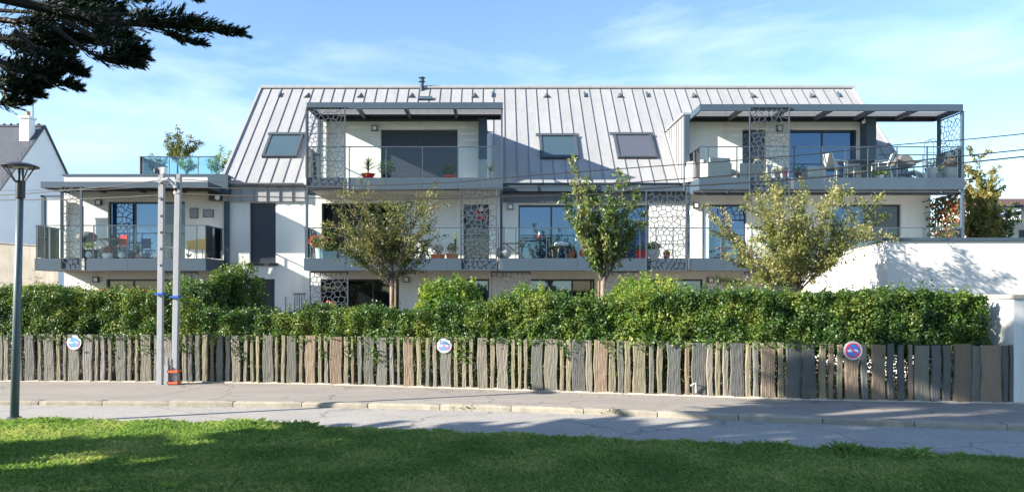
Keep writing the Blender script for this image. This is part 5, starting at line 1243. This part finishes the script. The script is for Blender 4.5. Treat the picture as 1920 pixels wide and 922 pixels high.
# ================================================================= THINGS ON THE BALCONIES
zf1, zf2 = z1 + .0, z2 + .0
def xa_(px, Y=26.4): return X(px, Y)
def rel(cx_, y, z): return lambda a, b, c: (cx_ + a, y + b, z + c)
def fronds(cx_, y, z, n, L, seed, droop=.6, wdt=.03, m='potleaf', parent=None, up=.6, name='leaf'):
    """each frond a real leaf blade"""
    rg = random.Random(seed)
    for i in range(n):
        a = i * 2.4 + rg.uniform(-.3, .3); e = rg.uniform(up * .5, up * 1.3); l = L * rg.uniform(.7, 1.1); V = []; F_ = []
        ca, sa = math.cos(a), math.sin(a); px_, pz_ = 0, 0; ang = e + .5
        pts = []
        for k in range(6):
            pts.append((px_, pz_)); px_ += math.cos(ang) * l / 5; pz_ += math.sin(ang) * l / 5; ang -= droop / 5 * 1.6
        for k, (r_, h_) in enumerate(pts):
            w_ = wdt * math.sin(math.pi * (.12 + .86 * k / 5)) + .002
            V += [(cx_ + ca * r_ - sa * w_, y + sa * r_ + ca * w_, z + h_ + w_ * .4), (cx_ + ca * r_, y + sa * r_, z + h_), (cx_ + ca * r_ + sa * w_, y + sa * r_ - ca * w_, z + h_ + w_ * .4)]
        for k in range(5): F_ += [(3 * k, 3 * k + 1, 3 * k + 4, 3 * k + 3), (3 * k + 1, 3 * k + 2, 3 * k + 5, 3 * k + 4)]
        MB().add(V, F_).build(name, m, parent, fix=False)
def tuft(cx_, y, z, rx, h, n, leaf, m, seed, parent, flowers=0, fm='flower'):
    q = np.random.default_rng(seed); P = q.normal(size=(n, 3)); P /= np.linalg.norm(P, axis=1, keepdims=True); P = P * (q.random((n, 1)) ** .4) * np.array([rx, rx * .8, h / 2]) + np.array([cx_, y, z + h / 2])
    V, Fq = leaves(P, leaf, q, curl=.2, nbias=(0, -.3, .6), bias=.8); mesh_np('foliage', V, Fq, M[m], parent)
    if flowers:
        P = q.normal(size=(flowers, 3)); P /= np.linalg.norm(P, axis=1, keepdims=True); P = P * np.array([rx, rx * .8, h / 2]) * .95 + np.array([cx_, y - .02, z + h / 2 + .03])
        V, Fq = leaves(P, leaf * .9, q, elong=.6, curl=.1); mesh_np('flowers', V, Fq, M[fm], parent)
    mb = MB()
    for k in range(5): mb.tube([(cx_, y, z - .01), (cx_ + rx * .5 * math.cos(k * 1.3), y + rx * .4 * math.sin(k * 1.3), z + h * .7)], .006, 4)
    mb.build('stems', 'bark', parent)
def pot(px, Y, zf, w, h, m, label, cat='potted plant', name='potted_plant', taper=.75, rim=True, group=None, bulge=0):
    cx_ = X(px, Y); t = thing(name, label, cat, (cx_, Y, zf), group); r = w / 2
    prof = [(r * taper, 0), (r * (taper + 1) / 2 + bulge, h * .5), (r, h * .9), (r * (1.06 if rim else 1), h * .9), (r * (1.06 if rim else 1), h), (r * .88, h), (r * .86, h * .92)]
    MB().lathe(prof, (cx_, Y, zf), 18).build('pot', m, t); return t, cx_, zf + h * .93
def boxpot(px, Y, zf, w, d, h, m, label, name='planter_box', cat='planter'):
    cx_ = X(px, Y); t = thing(name, label, cat, (cx_, Y, zf)); mb = MB(); a, b = w / 2, d / 2
    mb.hexa([(cx_ - a * .94, Y - b * .94, zf), (cx_ + a * .94, Y - b * .94, zf), (cx_ + a * .94, Y + b * .94, zf), (cx_ - a * .94, Y + b * .94, zf), (cx_ - a, Y - b, zf + h), (cx_ + a, Y - b, zf + h), (cx_ + a, Y + b, zf + h), (cx_ - a, Y + b, zf + h)])
    mb.box(cx_ - a - .012, cx_ + a + .012, Y - b - .012, Y - b + .01, zf + h - .03, zf + h + .002); mb.build('box', m, t); return t, cx_, zf + h - .01
# upper left balcony
t, c, z = pot(690, 26.45, zf2, .50, .20, 'red', 'red bowl with a fan palm on the upper left balcony', taper=.6)
MB().tube([(c, 26.45, z - .02), (c + .01, 26.45, z + .22)], .025, 8).build('stem', 'bark', t)
for i in range(3): fronds(c + .01, 26.45, z + .12 + .08 * i, 11, .48 - .03 * i, 100 + i, droop=.75, wdt=.018, parent=t, up=.35 + .4 * i, m='potleaf')
t, c, z = pot(842, 26.45, zf2, .46, .13, 'red', 'red bowl with a dark bushy plant in the right half of the upper left balcony', taper=.7); tuft(c, 26.45, z, .30, .48, 260, .09, 'hedge_d', 102, t)
t, c, z = pot(725, 26.75, zf2, .34, .22, 'black', 'dark leafy shrub in a black pot right of the red potted palm'); tuft(c, 26.75, z, .34, .55, 380, .09, 'hedge_d', 103, t)
t, c, z = pot(920, 26.45, zf2, .17, .26, 'potgrey', 'slim pale vase with a spiky plant, rightmost on the upper left balcony', taper=.7); fronds(c, 26.45, z, 14, .36, 104, droop=.4, wdt=.02, parent=t, up=.8); 
# left balcony
for i, px in enumerate((167, 228, 293)):
    c = X(px, 26.25); t = thing('globe_lamp', ('white globe lamp left of the white pot with a red flower', 'white globe lamp below the red chair', 'white globe lamp just left of the taller utility pole')[i], 'lamp', (c, 26.25, zf1), 'white globe lamps on the left balcony')
    MB().lathe([(.04, 0), (.05, .03), (.10, .05), (.122, .10), (.125, .14), (.10, .2), (.06, .235), (.01, .245)], (c, 26.25, zf1), 18).build('globe', 'white', t, smooth=True); MB().lathe([(.05, -.004), (.05, .02)], (c, 26.25, zf1 + .004), 12).build('foot', 'potgrey', t)
t, c, z = pot(201, 26.3, zf1, .34, .19, 'white', 'wide white pot with a ball of dark red flowers on the left balcony', taper=.8, bulge=.02); tuft(c, 26.3, z, .11, .24, 60, .05, 'redleaf', 105, t, 120)
t, c, z = pot(259, 26.3, zf1, .17, .13, 'signpink', 'small pink pot with long green grass blades by the dark door of the left balcony'); fronds(c, 26.3, z, 30, .55, 106, droop=.3, wdt=.008, parent=t, up=.95)
t, c, z = pot(194, 26.9, zf1, .40, .44, 'potgrey', 'tall grey tapered pot behind the dark table on the left balcony', cat='pot', name='flower_pot', taper=.6)
t, c, z = boxpot(168, 26.7, zf1 + .0, .5, .25, .35, 'dark', 'green plants in a dark box below the barbecue hood on the left balcony'); tuft(c, 26.7, z, .24, .28, 260, .06, 'privet', 107, t)
c = X(163, 27.05); t = thing('barbecue', 'dark rounded barbecue with green lid behind the lattice of the left balcony', 'barbecue', (c, 27.05, zf1))
MB().lathe([(.05, .58), (.30, .66), (.36, .78), (.33, .90), (.18, 1.0), (.02, 1.03)], (c, 27.05, zf1), 20).build('hood', 'st_slate', t, smooth=True)
for a in (.6, 2.7, 4.8): MB().tube([(c + .14 * math.cos(a), 27.05 + .14 * math.sin(a), zf1 + .62), (c + .3 * math.cos(a), 27.05 + .3 * math.sin(a), zf1)], .014, 6).build('leg', 'black', t)
def table(px, Y, zf, w, d, h, m, label, legm='dark', round_=False, xleg=False):
    c = X(px, Y); t = thing('table', label, 'table', (c, Y, zf))
    if round_: MB().lathe([(w / 2, h - .03), (w / 2, h)], (c, Y, zf), 24).build('table_top', m, t)
    else: MB().box(c - w / 2, c + w / 2, Y - d / 2, Y + d / 2, zf + h - .03, zf + h).build('table_top', m, t)
    for sx in (-1, 1):
        for sy in (-1, 1):
            a = (c + sx * w * .44, Y + sy * d * .42, zf); b = ((c - sx * w * .30) if xleg else (c + sx * w * .40), Y + sy * d * .40, zf + h - .031)
            MB().tube([a, b], .014, 6).build('leg', legm, t)
    return t
table(208, 26.85, zf1, .95, .6, .74, 'dark', 'dark slim table in front of the left balcony door', xleg=True)
table(318, 26.5, zf1, .42, .35, .42, 'white', 'small white side table between the poles and the yellow armchair', legm='white')
c = X(233, 26.95); t = thing('garden_chair', 'red canvas chair standing before the dark door on the left balcony', 'chair', (c, 26.95, zf1))
MB().box(c - .16, c + .13, 26.97, 27.0, zf1 + .50, zf1 + .88).build('backrest', 'red', t); MB().box(c - .2, c + .17, 26.62, 26.98, zf1 + .42, zf1 + .45).build('seat', 'red', t)
for sx in (-.2, .16):
    MB().tube([(c + sx, 26.62, zf1), (c + sx, 27.0, zf1 + .44), (c + sx, 27.02, zf1 + .9)], .012, 6).build('frame', 'black', t); MB().tube([(c + sx, 27.0, zf1), (c + sx, 26.64, zf1 + .44)], .012, 6).build('leg', 'black', t)
MB().tube([(X(246, 26.8), 26.75, zf1 + .95), (X(262, 26.8), 26.6, zf1)], .015, 6)
# yellow armchair, turned three quarters
c = X(377, 26.75); t = thing('armchair', 'yellow woven armchair with wooden legs at the right end of the left balcony', 'armchair', (c, 26.75, zf1)); q = rel(c, 26.75, zf1)
MB().hexa([q(-.38, -.25, .36), q(.18, -.32, .34), q(.24, .22, .34), q(-.32, .28, .36), q(-.40, -.26, .45), q(.20, -.33, .42), q(.26, .23, .42), q(-.34, .29, .45)]).build('seat', 'yellow', t)
MB().hexa([q(.16, -.30, .36), q(.22, -.30, .36), q(.27, .24, .36), q(.20, .24, .36), q(.28, -.26, .90), q(.34, -.26, .88), q(.38, .20, .88), q(.31, .20, .90)]).build('backrest', 'yellow', t)
for y_ in (-.31, .25): MB().hexa([q(-.38, y_, .43), q(.18, y_, .40), q(.18, y_ + .045, .40), q(-.38, y_ + .045, .43), q(-.40, y_, .63), q(.24, y_, .72), q(.24, y_ + .045, .72), q(-.40, y_ + .045, .63)]).build('armrest', 'yellow', t)
for a, b in ((-.34, -.22), (.16, -.28), (.2, .2), (-.3, .24)): MB().tube([q(a, b, .36), q(a * 1.15, b * 1.1, 0)], [.02, .012], 8).build('leg', 'wood', t)
c = X(354, 26.3); t = thing('rooster_ornament', 'small dark rooster ornament on the floor left of the yellow armchair', 'ornament', (c, 26.3, zf1)); q = rel(c, 26.3, zf1)
MB().tube([q(-.08, 0, .20), q(-.06, 0, .13), q(0, 0, .09), q(.06, 0, .12), q(.10, 0, .20)], [.012, .03, .045, .03, .006], 8).build('body', 'dbark', t); MB().tube([q(0, 0, .07), q(0, 0, 0)], .008, 5).build('leg', 'yellow', t)
# first floor, middle left
t, c, z = pot(600, 26.5, zf1, .32, .38, 'potblue', 'pale blue tall pot with red and yellow flowers at the middle balcony left end', taper=.8); tuft(c - .05, 26.5, z, .36, .48, 420, .07, 'potleaf', 110, t, 170)
t, c, z = boxpot(620, 26.35, zf1, .52, .28, .26, 'potblue', 'pale green planter box with leafy plants beside the pale blue pot'); tuft(c, 26.35, z, .26, .24, 260, .07, 'potleaf', 111, t)
t, c, z = boxpot(655, 26.4, zf1, .70, .30, .34, 'potgrey', 'long grey planter box behind the bronze tree on the middle balcony'); tuft(c, 26.4, z, .34, .30, 300, .07, 'redleaf', 112, t)
table(796, 26.9, zf1, .52, .45, .66, 'dark', 'narrow grey topped table right of the bronze tree crown', xleg=True)
c = X(783, 26.6); t = thing('garden_chair', 'low white lounge chair partly hidden by the bronze tree', 'chair', (c, 26.6, zf1)); q = rel(c, 26.6, zf1)
MB().hexa([q(-.25, -.2, .22), q(.25, -.2, .20), q(.25, .2, .20), q(-.25, .2, .22), q(-.25, -.2, .30), q(.25, -.2, .28), q(.25, .2, .28), q(-.25, .2, .30)]).build('seat', 'white', t); MB().box(c - .25, c + .25, 26.8, 26.85, zf1 + .28, zf1 + .6).build('backrest', 'white', t)
for a, b in ((-.2, -.15), (.2, -.15), (.2, .2), (-.2, .2)): MB().tube([q(a, b, .22), q(a, b, 0)], .015, 6).build('leg', 'white', t)
t, c, z = pot(793, 26.3, zf1, .2, .16, 'white', 'yellow green spiky plant in a white pot left of the terracotta boxes'); fronds(c, 26.3, z, 18, .36, 113, droop=.4, wdt=.022, parent=t, up=.8, m='privet')
t, c, z = boxpot(821, 26.3, zf1, .50, .22, .15, 'tape', 'red brown planter box with orange flowers left of the lattice screen'); tuft(c, 26.3, z, .22, .34, 150, .06, 'potleaf', 114, t, 70)
t, c, z = boxpot(848, 26.3, zf1, .42, .22, .17, 'orange', 'terracotta planter box with tall thin plants touching the lattice screen'); tuft(c, 26.3, z, .2, .40, 190, .06, 'privet', 115, t, 40); tuft(c + .1, 26.4, z, .07, .95, 120, .06, 'privet', 116, t)
# wreath
c = X(902, 27.6); z = Z(402, 27.6); t = thing('door_wreath', 'red and white wreath hanging on the dark door behind the lattice screen', 'wreath', (c, 27.6, z))
MB().tube([(c + .15 * math.cos(a), 27.62, z + .15 * math.sin(a)) for a in np.linspace(0, 6.283, 20)], .04, 8).build('ring', 'signred', t); MB().lathe([(.09, 0), (.05, .12), (.005, .22)], (c - .0, 27.6, z + .12), 12).build('white_bow', 'white', t)
# middle balcony
c = X(944, 26.3); t = thing('basket', 'round pale woven basket bowl at the left end of the central balcony', 'basket', (c, 26.3, zf1)); MB().lathe([(.16, 0), (.26, .10), (.29, .22), (.26, .32), (.22, .36), (.2, .36), (.22, .3)], (c, 26.3, zf1), 20).build('bowl', 'wicker', t); MB().tube([(c - .25, 26.3, zf1 + .3), (c - .12, 26.3, zf1 + .4), (c + .12, 26.3, zf1 + .4), (c + .25, 26.3, zf1 + .3)], .012, 6).build('handle', 'beige', t)
table(963, 27.0, zf1, .95, .6, .60, 'steel_light', 'low grey table with crossed legs before the left blue window', xleg=True, legm='steel_light')
table(1005, 27.05, zf1, 1.15, .5, .80, 'steel_light', 'higher grey trestle table below the reflected branches in the blue window', legm='steel_light')
t, c, z = pot(1011, 27.05, zf1 + .80, .10, .1, 'signred', 'small white and red jar standing on the higher trestle table', cat='jar', name='jar'); MB().lathe([(.03, .1), (.03, .16), (.02, .2)], (c, 27.05, zf1 + .80), 10).build('lid', 'white', t)
c = X(1053, 26.6); t = thing('stool', 'stool with a thick white fur cushion on the central balcony', 'stool', (c, 26.6, zf1)); q = rel(c, 26.6, zf1)
MB().lathe([(.15, .45), (.25, .47), (.28, .53), (.22, .59), (.05, .61)], (c, 26.6, zf1), 16).build('cushion', 'white', t); MB().lathe([(.2, .42), (.2, .448)], (c, 26.6, zf1), 16).build('seat', 'cover', t)
for a in (.8, 2.3, 4, 5.5): MB().tube([q(.14 * math.cos(a), .14 * math.sin(a), .42), q(.24 * math.cos(a), .24 * math.sin(a), 0)], .012, 6).build('leg', 'beige', t)
t, c, z = pot(1042, 26.9, zf1, .32, .36, 'cover', 'dark grey green pot behind the fur cushioned stool'); tuft(c, 26.9, z, .2, .3, 150, .08, 'hedge_d', 117, t)
t, c, z = pot(1071, 26.6, zf1, .26, .26, 'orange', 'terracotta pot with a dark plant right of the fur cushioned stool'); tuft(c, 26.6, z, .16, .3, 150, .07, 'hedge_d', 118, t)
c = X(1093, 26.4); t = thing('closed_parasol', 'small closed red and white parasol left of the green cherry crown', 'parasol', (c, 26.4, zf1)); MB().tube([(c, 26.4, zf1), (c, 26.4, zf1 + .62)], .015, 8).build('pole', 'white', t); MB().lathe([(.10, .08), (.13, .2), (.09, .42), (.02, .56)], (c, 26.4, zf1), 9).build('canopy', 'red', t); MB().lathe([(.11, .30), (.10, .42)], (c, 26.4, zf1), 9).build('white_band', 'white', t)
t, c, z = pot(1201, 26.3, zf1, .36, .29, 'red', 'red bucket pot with a small green plant right of the cherry tree', taper=.75); tuft(c, 26.3, z, .15, .22, 150, .07, 'potleaf', 119, t)
t, c, z = pot(1226, 26.5, zf1, .40, .34, 'white', 'white round pot with leafy green plant behind the lattice screen', bulge=.03); tuft(c, 26.5, z, .27, .28, 320, .09, 'potleaf', 120, t)
t, c, z = pot(1250, 26.4, zf1, .26, .24, 'orange', 'terracotta pot behind the lattice screen right of the white pot'); tuft(c, 26.4, z, .1, .1, 60, .05, 'potleaf', 121, t)
table(1357, 26.8, zf1, .52, .4, .42, 'wood', 'small wooden table with folding legs before the curtained window', legm='wood', xleg=True)
t, c, z = boxpot(1398, 26.35, zf1, .50, .24, .20, 'orange', 'terracotta planter box half hidden by the golden tree'); tuft(c, 26.35, z, .2, .16, 100, .06, 'potleaf', 122, t)
# upper right balcony
def wicker_chair(label, cx_, Y, rz, sc=1):
    t = thing('wicker_armchair', label, 'armchair', (0, 0, 0), 'grey wicker armchairs on the upper right balcony')
    MB().box(-.36, .36, -.34, .30, .06, .36).build('seat_box', 'wicker', t); MB().box(-.38, .38, .302, .40, .02, .74).build('backrest', 'wicker', t)
    for s in (-1, 1): MB().box(min(s * .362, s * .44), max(s * .362, s * .44), -.36, .398, .02, .58).build('armrest', 'wicker', t)
    MB().box(-.34, .34, -.34, .29, .362, .46).build('cushion', 'beige', t); MB().box(-.33, .33, .18, .298, .463, .76).build('cushion', 'beige', t)
    t.location = (X(cx_, Y), Y, zf2); t.rotation_euler = (0, 0, rz); return t
wicker_chair('grey wicker armchair seen from behind near the sunlit patch of the upper right balcony', 1340, 26.65, math.pi + .25)
wicker_chair('grey wicker armchair turned sideways beside the lattice of the upper right balcony', 1405, 26.8, math.pi / 2 + 2.9)
wicker_chair('grey wicker armchair in the left corner against the dormer cheek', 1316, 27.1, 2.2)
table(1374, 26.7, zf2, .6, .5, .24, 'beige', 'low pale table between the wicker armchairs', legm='beige')
c = X(1382, 26.95); tag(MB().hexa([(c - .2, 26.9, zf2 + .26), (c + .2, 26.9, zf2 + .26), (c + .2, 27.0, zf2 + .26), (c - .2, 27.0, zf2 + .26), (c - .2, 26.9, zf2 + .48), (c + .2, 26.9, zf2 + .36), (c + .2, 27.0, zf2 + .36), (c - .2, 27.0, zf2 + .48)]).build('cushion', 'potgrey', bevel=.02), 'grey slanted cushion behind the low pale table', 'cushion')
t, c, z = pot(1416, 26.6, zf2, .2, .44, 'beige', 'tall pale column pot with drooping green fronds behind the upper lattice screen', taper=.95); fronds(c, 26.6, z, 18, .42, 130, droop=.9, wdt=.028, parent=t, up=.7)
t, c, z = pot(1443, 26.6, zf2, .16, .55, 'white', 'slender white figure shaped vase behind the upper lattice screen', cat='vase', name='vase', taper=.4, bulge=.0)
t, c, z = pot(1472, 26.4, zf2, .20, .34, 'signpink', 'pinkish white pot with pale plant at the right edge of the upper lattice screen', taper=.8); tuft(c, 26.4, z, .1, .12, 60, .05, 'palegold', 131, t)
t, c, z = pot(1458, 26.9, zf2, .2, .3, 'potgrey', 'grey pot with light green foliage behind the pink white pot'); tuft(c, 26.9, z, .2, .24, 160, .06, 'privet', 132, t)
t, c, z = pot(1497, 26.6, zf2, .24, .26, 'black', 'green fan leaved plant in a dark pot left of the wicker box'); fronds(c, 26.6, z, 20, .36, 133, droop=.8, wdt=.03, parent=t, up=.7)
c = X(1526, 26.5); t = thing('wicker_box', 'large grey wicker storage box by the blue window of the upper right balcony', 'box', (c, 26.5, zf2)); MB().box(c - .33, c + .33, 26.25, 26.75, zf2 + .01, zf2 + .37).build('body', 'wicker', t); MB().box(c - .35, c + .35, 26.23, 26.77, zf2 + .372, zf2 + .42).build('lid', 'wicker', t)
def mesh_chair():
    t = thing('garden_chair', '', 'chair', (0, 0, 0), 'white framed garden chairs on the upper right balcony'); r = .016
    MB().box(-.24, .26, -.23, .23, .42, .445).build('seat', 'beige', t)
    MB().hexa([(-.27, -.22, .47), (-.24, -.22, .47), (-.24, .22, .47), (-.27, .22, .47), (-.40, -.22, .92), (-.37, -.22, .92), (-.37, .22, .92), (-.40, .22, .92)]).build('backrest', 'beige', t)
    for s in (-1, 1):
        y = s * .26
        MB().tube([(.26, y, 0), (.25, y, .64)], r, 8).build('leg', 'white', t); MB().tube([(-.30, y, 0), (-.24, y, .44), (-.40, y, .93)], r, 8).build('leg', 'white', t)
        MB().tube([(.26, y, .64), (-.32, y, .66)], r * 1.2, 8).build('armrest', 'white', t)
    MB().tube([(.24, -.245, .43), (.24, .245, .43)], r, 8).build('crossbar', 'white', t)
    return t
mc = mesh_chair()
place(mc, (X(1568, 26.45), 26.45, zf2), .25, .98, 'white framed garden chair with beige back facing right at the dining table')
place(mc, (X(1652, 26.45), 26.45, zf2), math.pi - .25, .98, 'white framed garden chair with beige back facing left at the dining table')
place(mc, (X(1610, 27.2), 27.3, zf2), -math.pi / 2, .95, 'white framed garden chair on the far side of the dining table')
table(1608, 26.95, zf2, 1.5, .7, .74, 'dark', 'long dark dining table in the shade of the upper right balcony', legm='white')
t, c, z = pot(1650, 26.2, zf2, .3, .1, 'potgrey', 'low bowl with trailing green leaves under the right garden chair'); tuft(c, 26.2, z, .36, .2, 260, .09, 'potleaf', 134, t)
c = X(1692, 26.8); t = thing('covered_barbecue', 'barbecue on a cart under a draped brown cover', 'barbecue', (c, 26.8, zf2)); q = rel(c, 26.8, zf2)
MB().hexa([q(-.36, -.25, .55), q(.42, -.25, .52), q(.42, .25, .52), q(-.36, .25, .55), q(-.14, -.18, .93), q(.22, -.18, .90), q(.22, .18, .90), q(-.14, .18, .93)]).build('cover', 'cover', t, bevel=.05)
MB().box(c + .2, c + .62, 26.62, 26.98, zf2 + .66, zf2 + .72).build('side_flap', 'cover', t)
for a in (-.28, .3): 
    for b in (-.2, .2): MB().tube([q(a, b, .56), q(a, b, 0)], .018, 6).build('leg', 'steel_light', t)
MB().box(c - .3, c + .32, 26.6, 27.0, zf2 + .2, zf2 + .23).build('shelf', 'steel_light', t)
c = X(1726, 26.7); t = thing('deck_chair', 'low white reclining chair with cushion between the barbecue and the arch trellis', 'chair', (c, 26.7, zf2)); q = rel(c, 26.7, zf2)
MB().hexa([q(-.35, -.25, .30), q(.0, -.25, .16), q(.0, .25, .16), q(-.35, .25, .30), q(-.35, -.25, .36), q(.0, -.25, .22), q(.0, .25, .22), q(-.35, .25, .36)]).build('seat', 'white', t); MB().hexa([q(.0, -.25, .04), q(.22, -.25, .04), q(.22, .25, .04), q(.0, .25, .04), q(-.02, -.25, .26), q(.22, -.25, .30), q(.22, .25, .30), q(-.02, .25, .26)]).build('cushion', 'white', t)
for b in (-.22, .22): MB().tube([q(-.3, b, .32), q(-.2, b, 0)], .013, 6).build('leg', 'white', t)
for px, w_, lb, sd_, m_ in ((1746, .42, 'large grey pot with climbing plant under the arch trellis', 140, 'olivetree'), (1781, .46, 'large grey pot with reddish shrub in the right corner of the upper balcony', 141, 'redleaf')):
    t, c, z = pot(px, 26.5, zf2, w_, .42, 'potgrey', lb, taper=.7); tuft(c, 26.5, z, .24, .38, 200, .06, m_, sd_, t)
t, c, z = pot(1764, 26.8, zf2, .3, .30, 'potgrey', 'smaller grey pot with dry plant between the two large grey pots'); tuft(c, 26.8, z, .15, .3, 100, .05, 'palegold', 142, t)
c = X(1745, 26.55); t = thing('arch_trellis', 'thin grey arched trellis rising from a grey pot on the upper right balcony', 'trellis', (c, 26.55, zf2 + .4)); r_ = .16; zt_2 = Z(270, 26.55)
for y in (26.45, 26.65): MB().tube([(c - r_, y, zf2 + .35), (c - r_, y, zt_2 - .02)] + [(c - r_ * math.cos(a), y, zt_2 + r_ * math.sin(a)) for a in np.linspace(.2, 2.94, 9)] + [(c + r_, y, zt_2 - .02), (c + r_, y, zf2 + .35)], .012, 6).build('arch', 'steel_light', t)
for zz in (.55, .75, .95): MB().box(c - r_, c + r_, 26.44, 26.46, zf2 + zz, zf2 + zz + .015).build('rung', 'steel_light', t)
# garden chair behind the hedge
c = X(561, 25.5); t = thing('slatted_chair', 'dark slatted garden chair just showing above the hedge by the white wall', 'chair', (c, 25.5, 0)); ztc = Z(549, 25.5)
for k in range(5): MB().box(c - .17 + k * .08, c - .14 + k * .08, 25.5, 25.53, .45, ztc - .06 + (.02 if k in (1, 2, 3) else 0)).build('slat', 'dark', t)
MB().box(c - .2, c + .22, 25.49, 25.54, ztc - .06, ztc).build('top_rail', 'dark', t); MB().box(c - .22, c + .22, 25.0, 25.5, .42, .46).build('seat', 'dark', t); MB().tube([(c - .3, 25.0, .0), (c - .34, 25.05, ztc - .12)], .02, 6).build('leg', 'dark', t)
for a, b in ((-.2, 25.05), (.2, 25.05), (-.2, 25.5), (.2, 25.5)): MB().box(c + a - .02, c + a + .02, b - .02, b + .02, 0, .419).build('leg', 'dark', t)
t, c, z = pot(618, 25.4, 0, .4, .6, 'potgrey', 'pot with bright red flowers behind the ground floor lattice screen'); tuft(c, 25.4, z, .3, .75, 260, .08, 'potleaf', 150, t, 90)
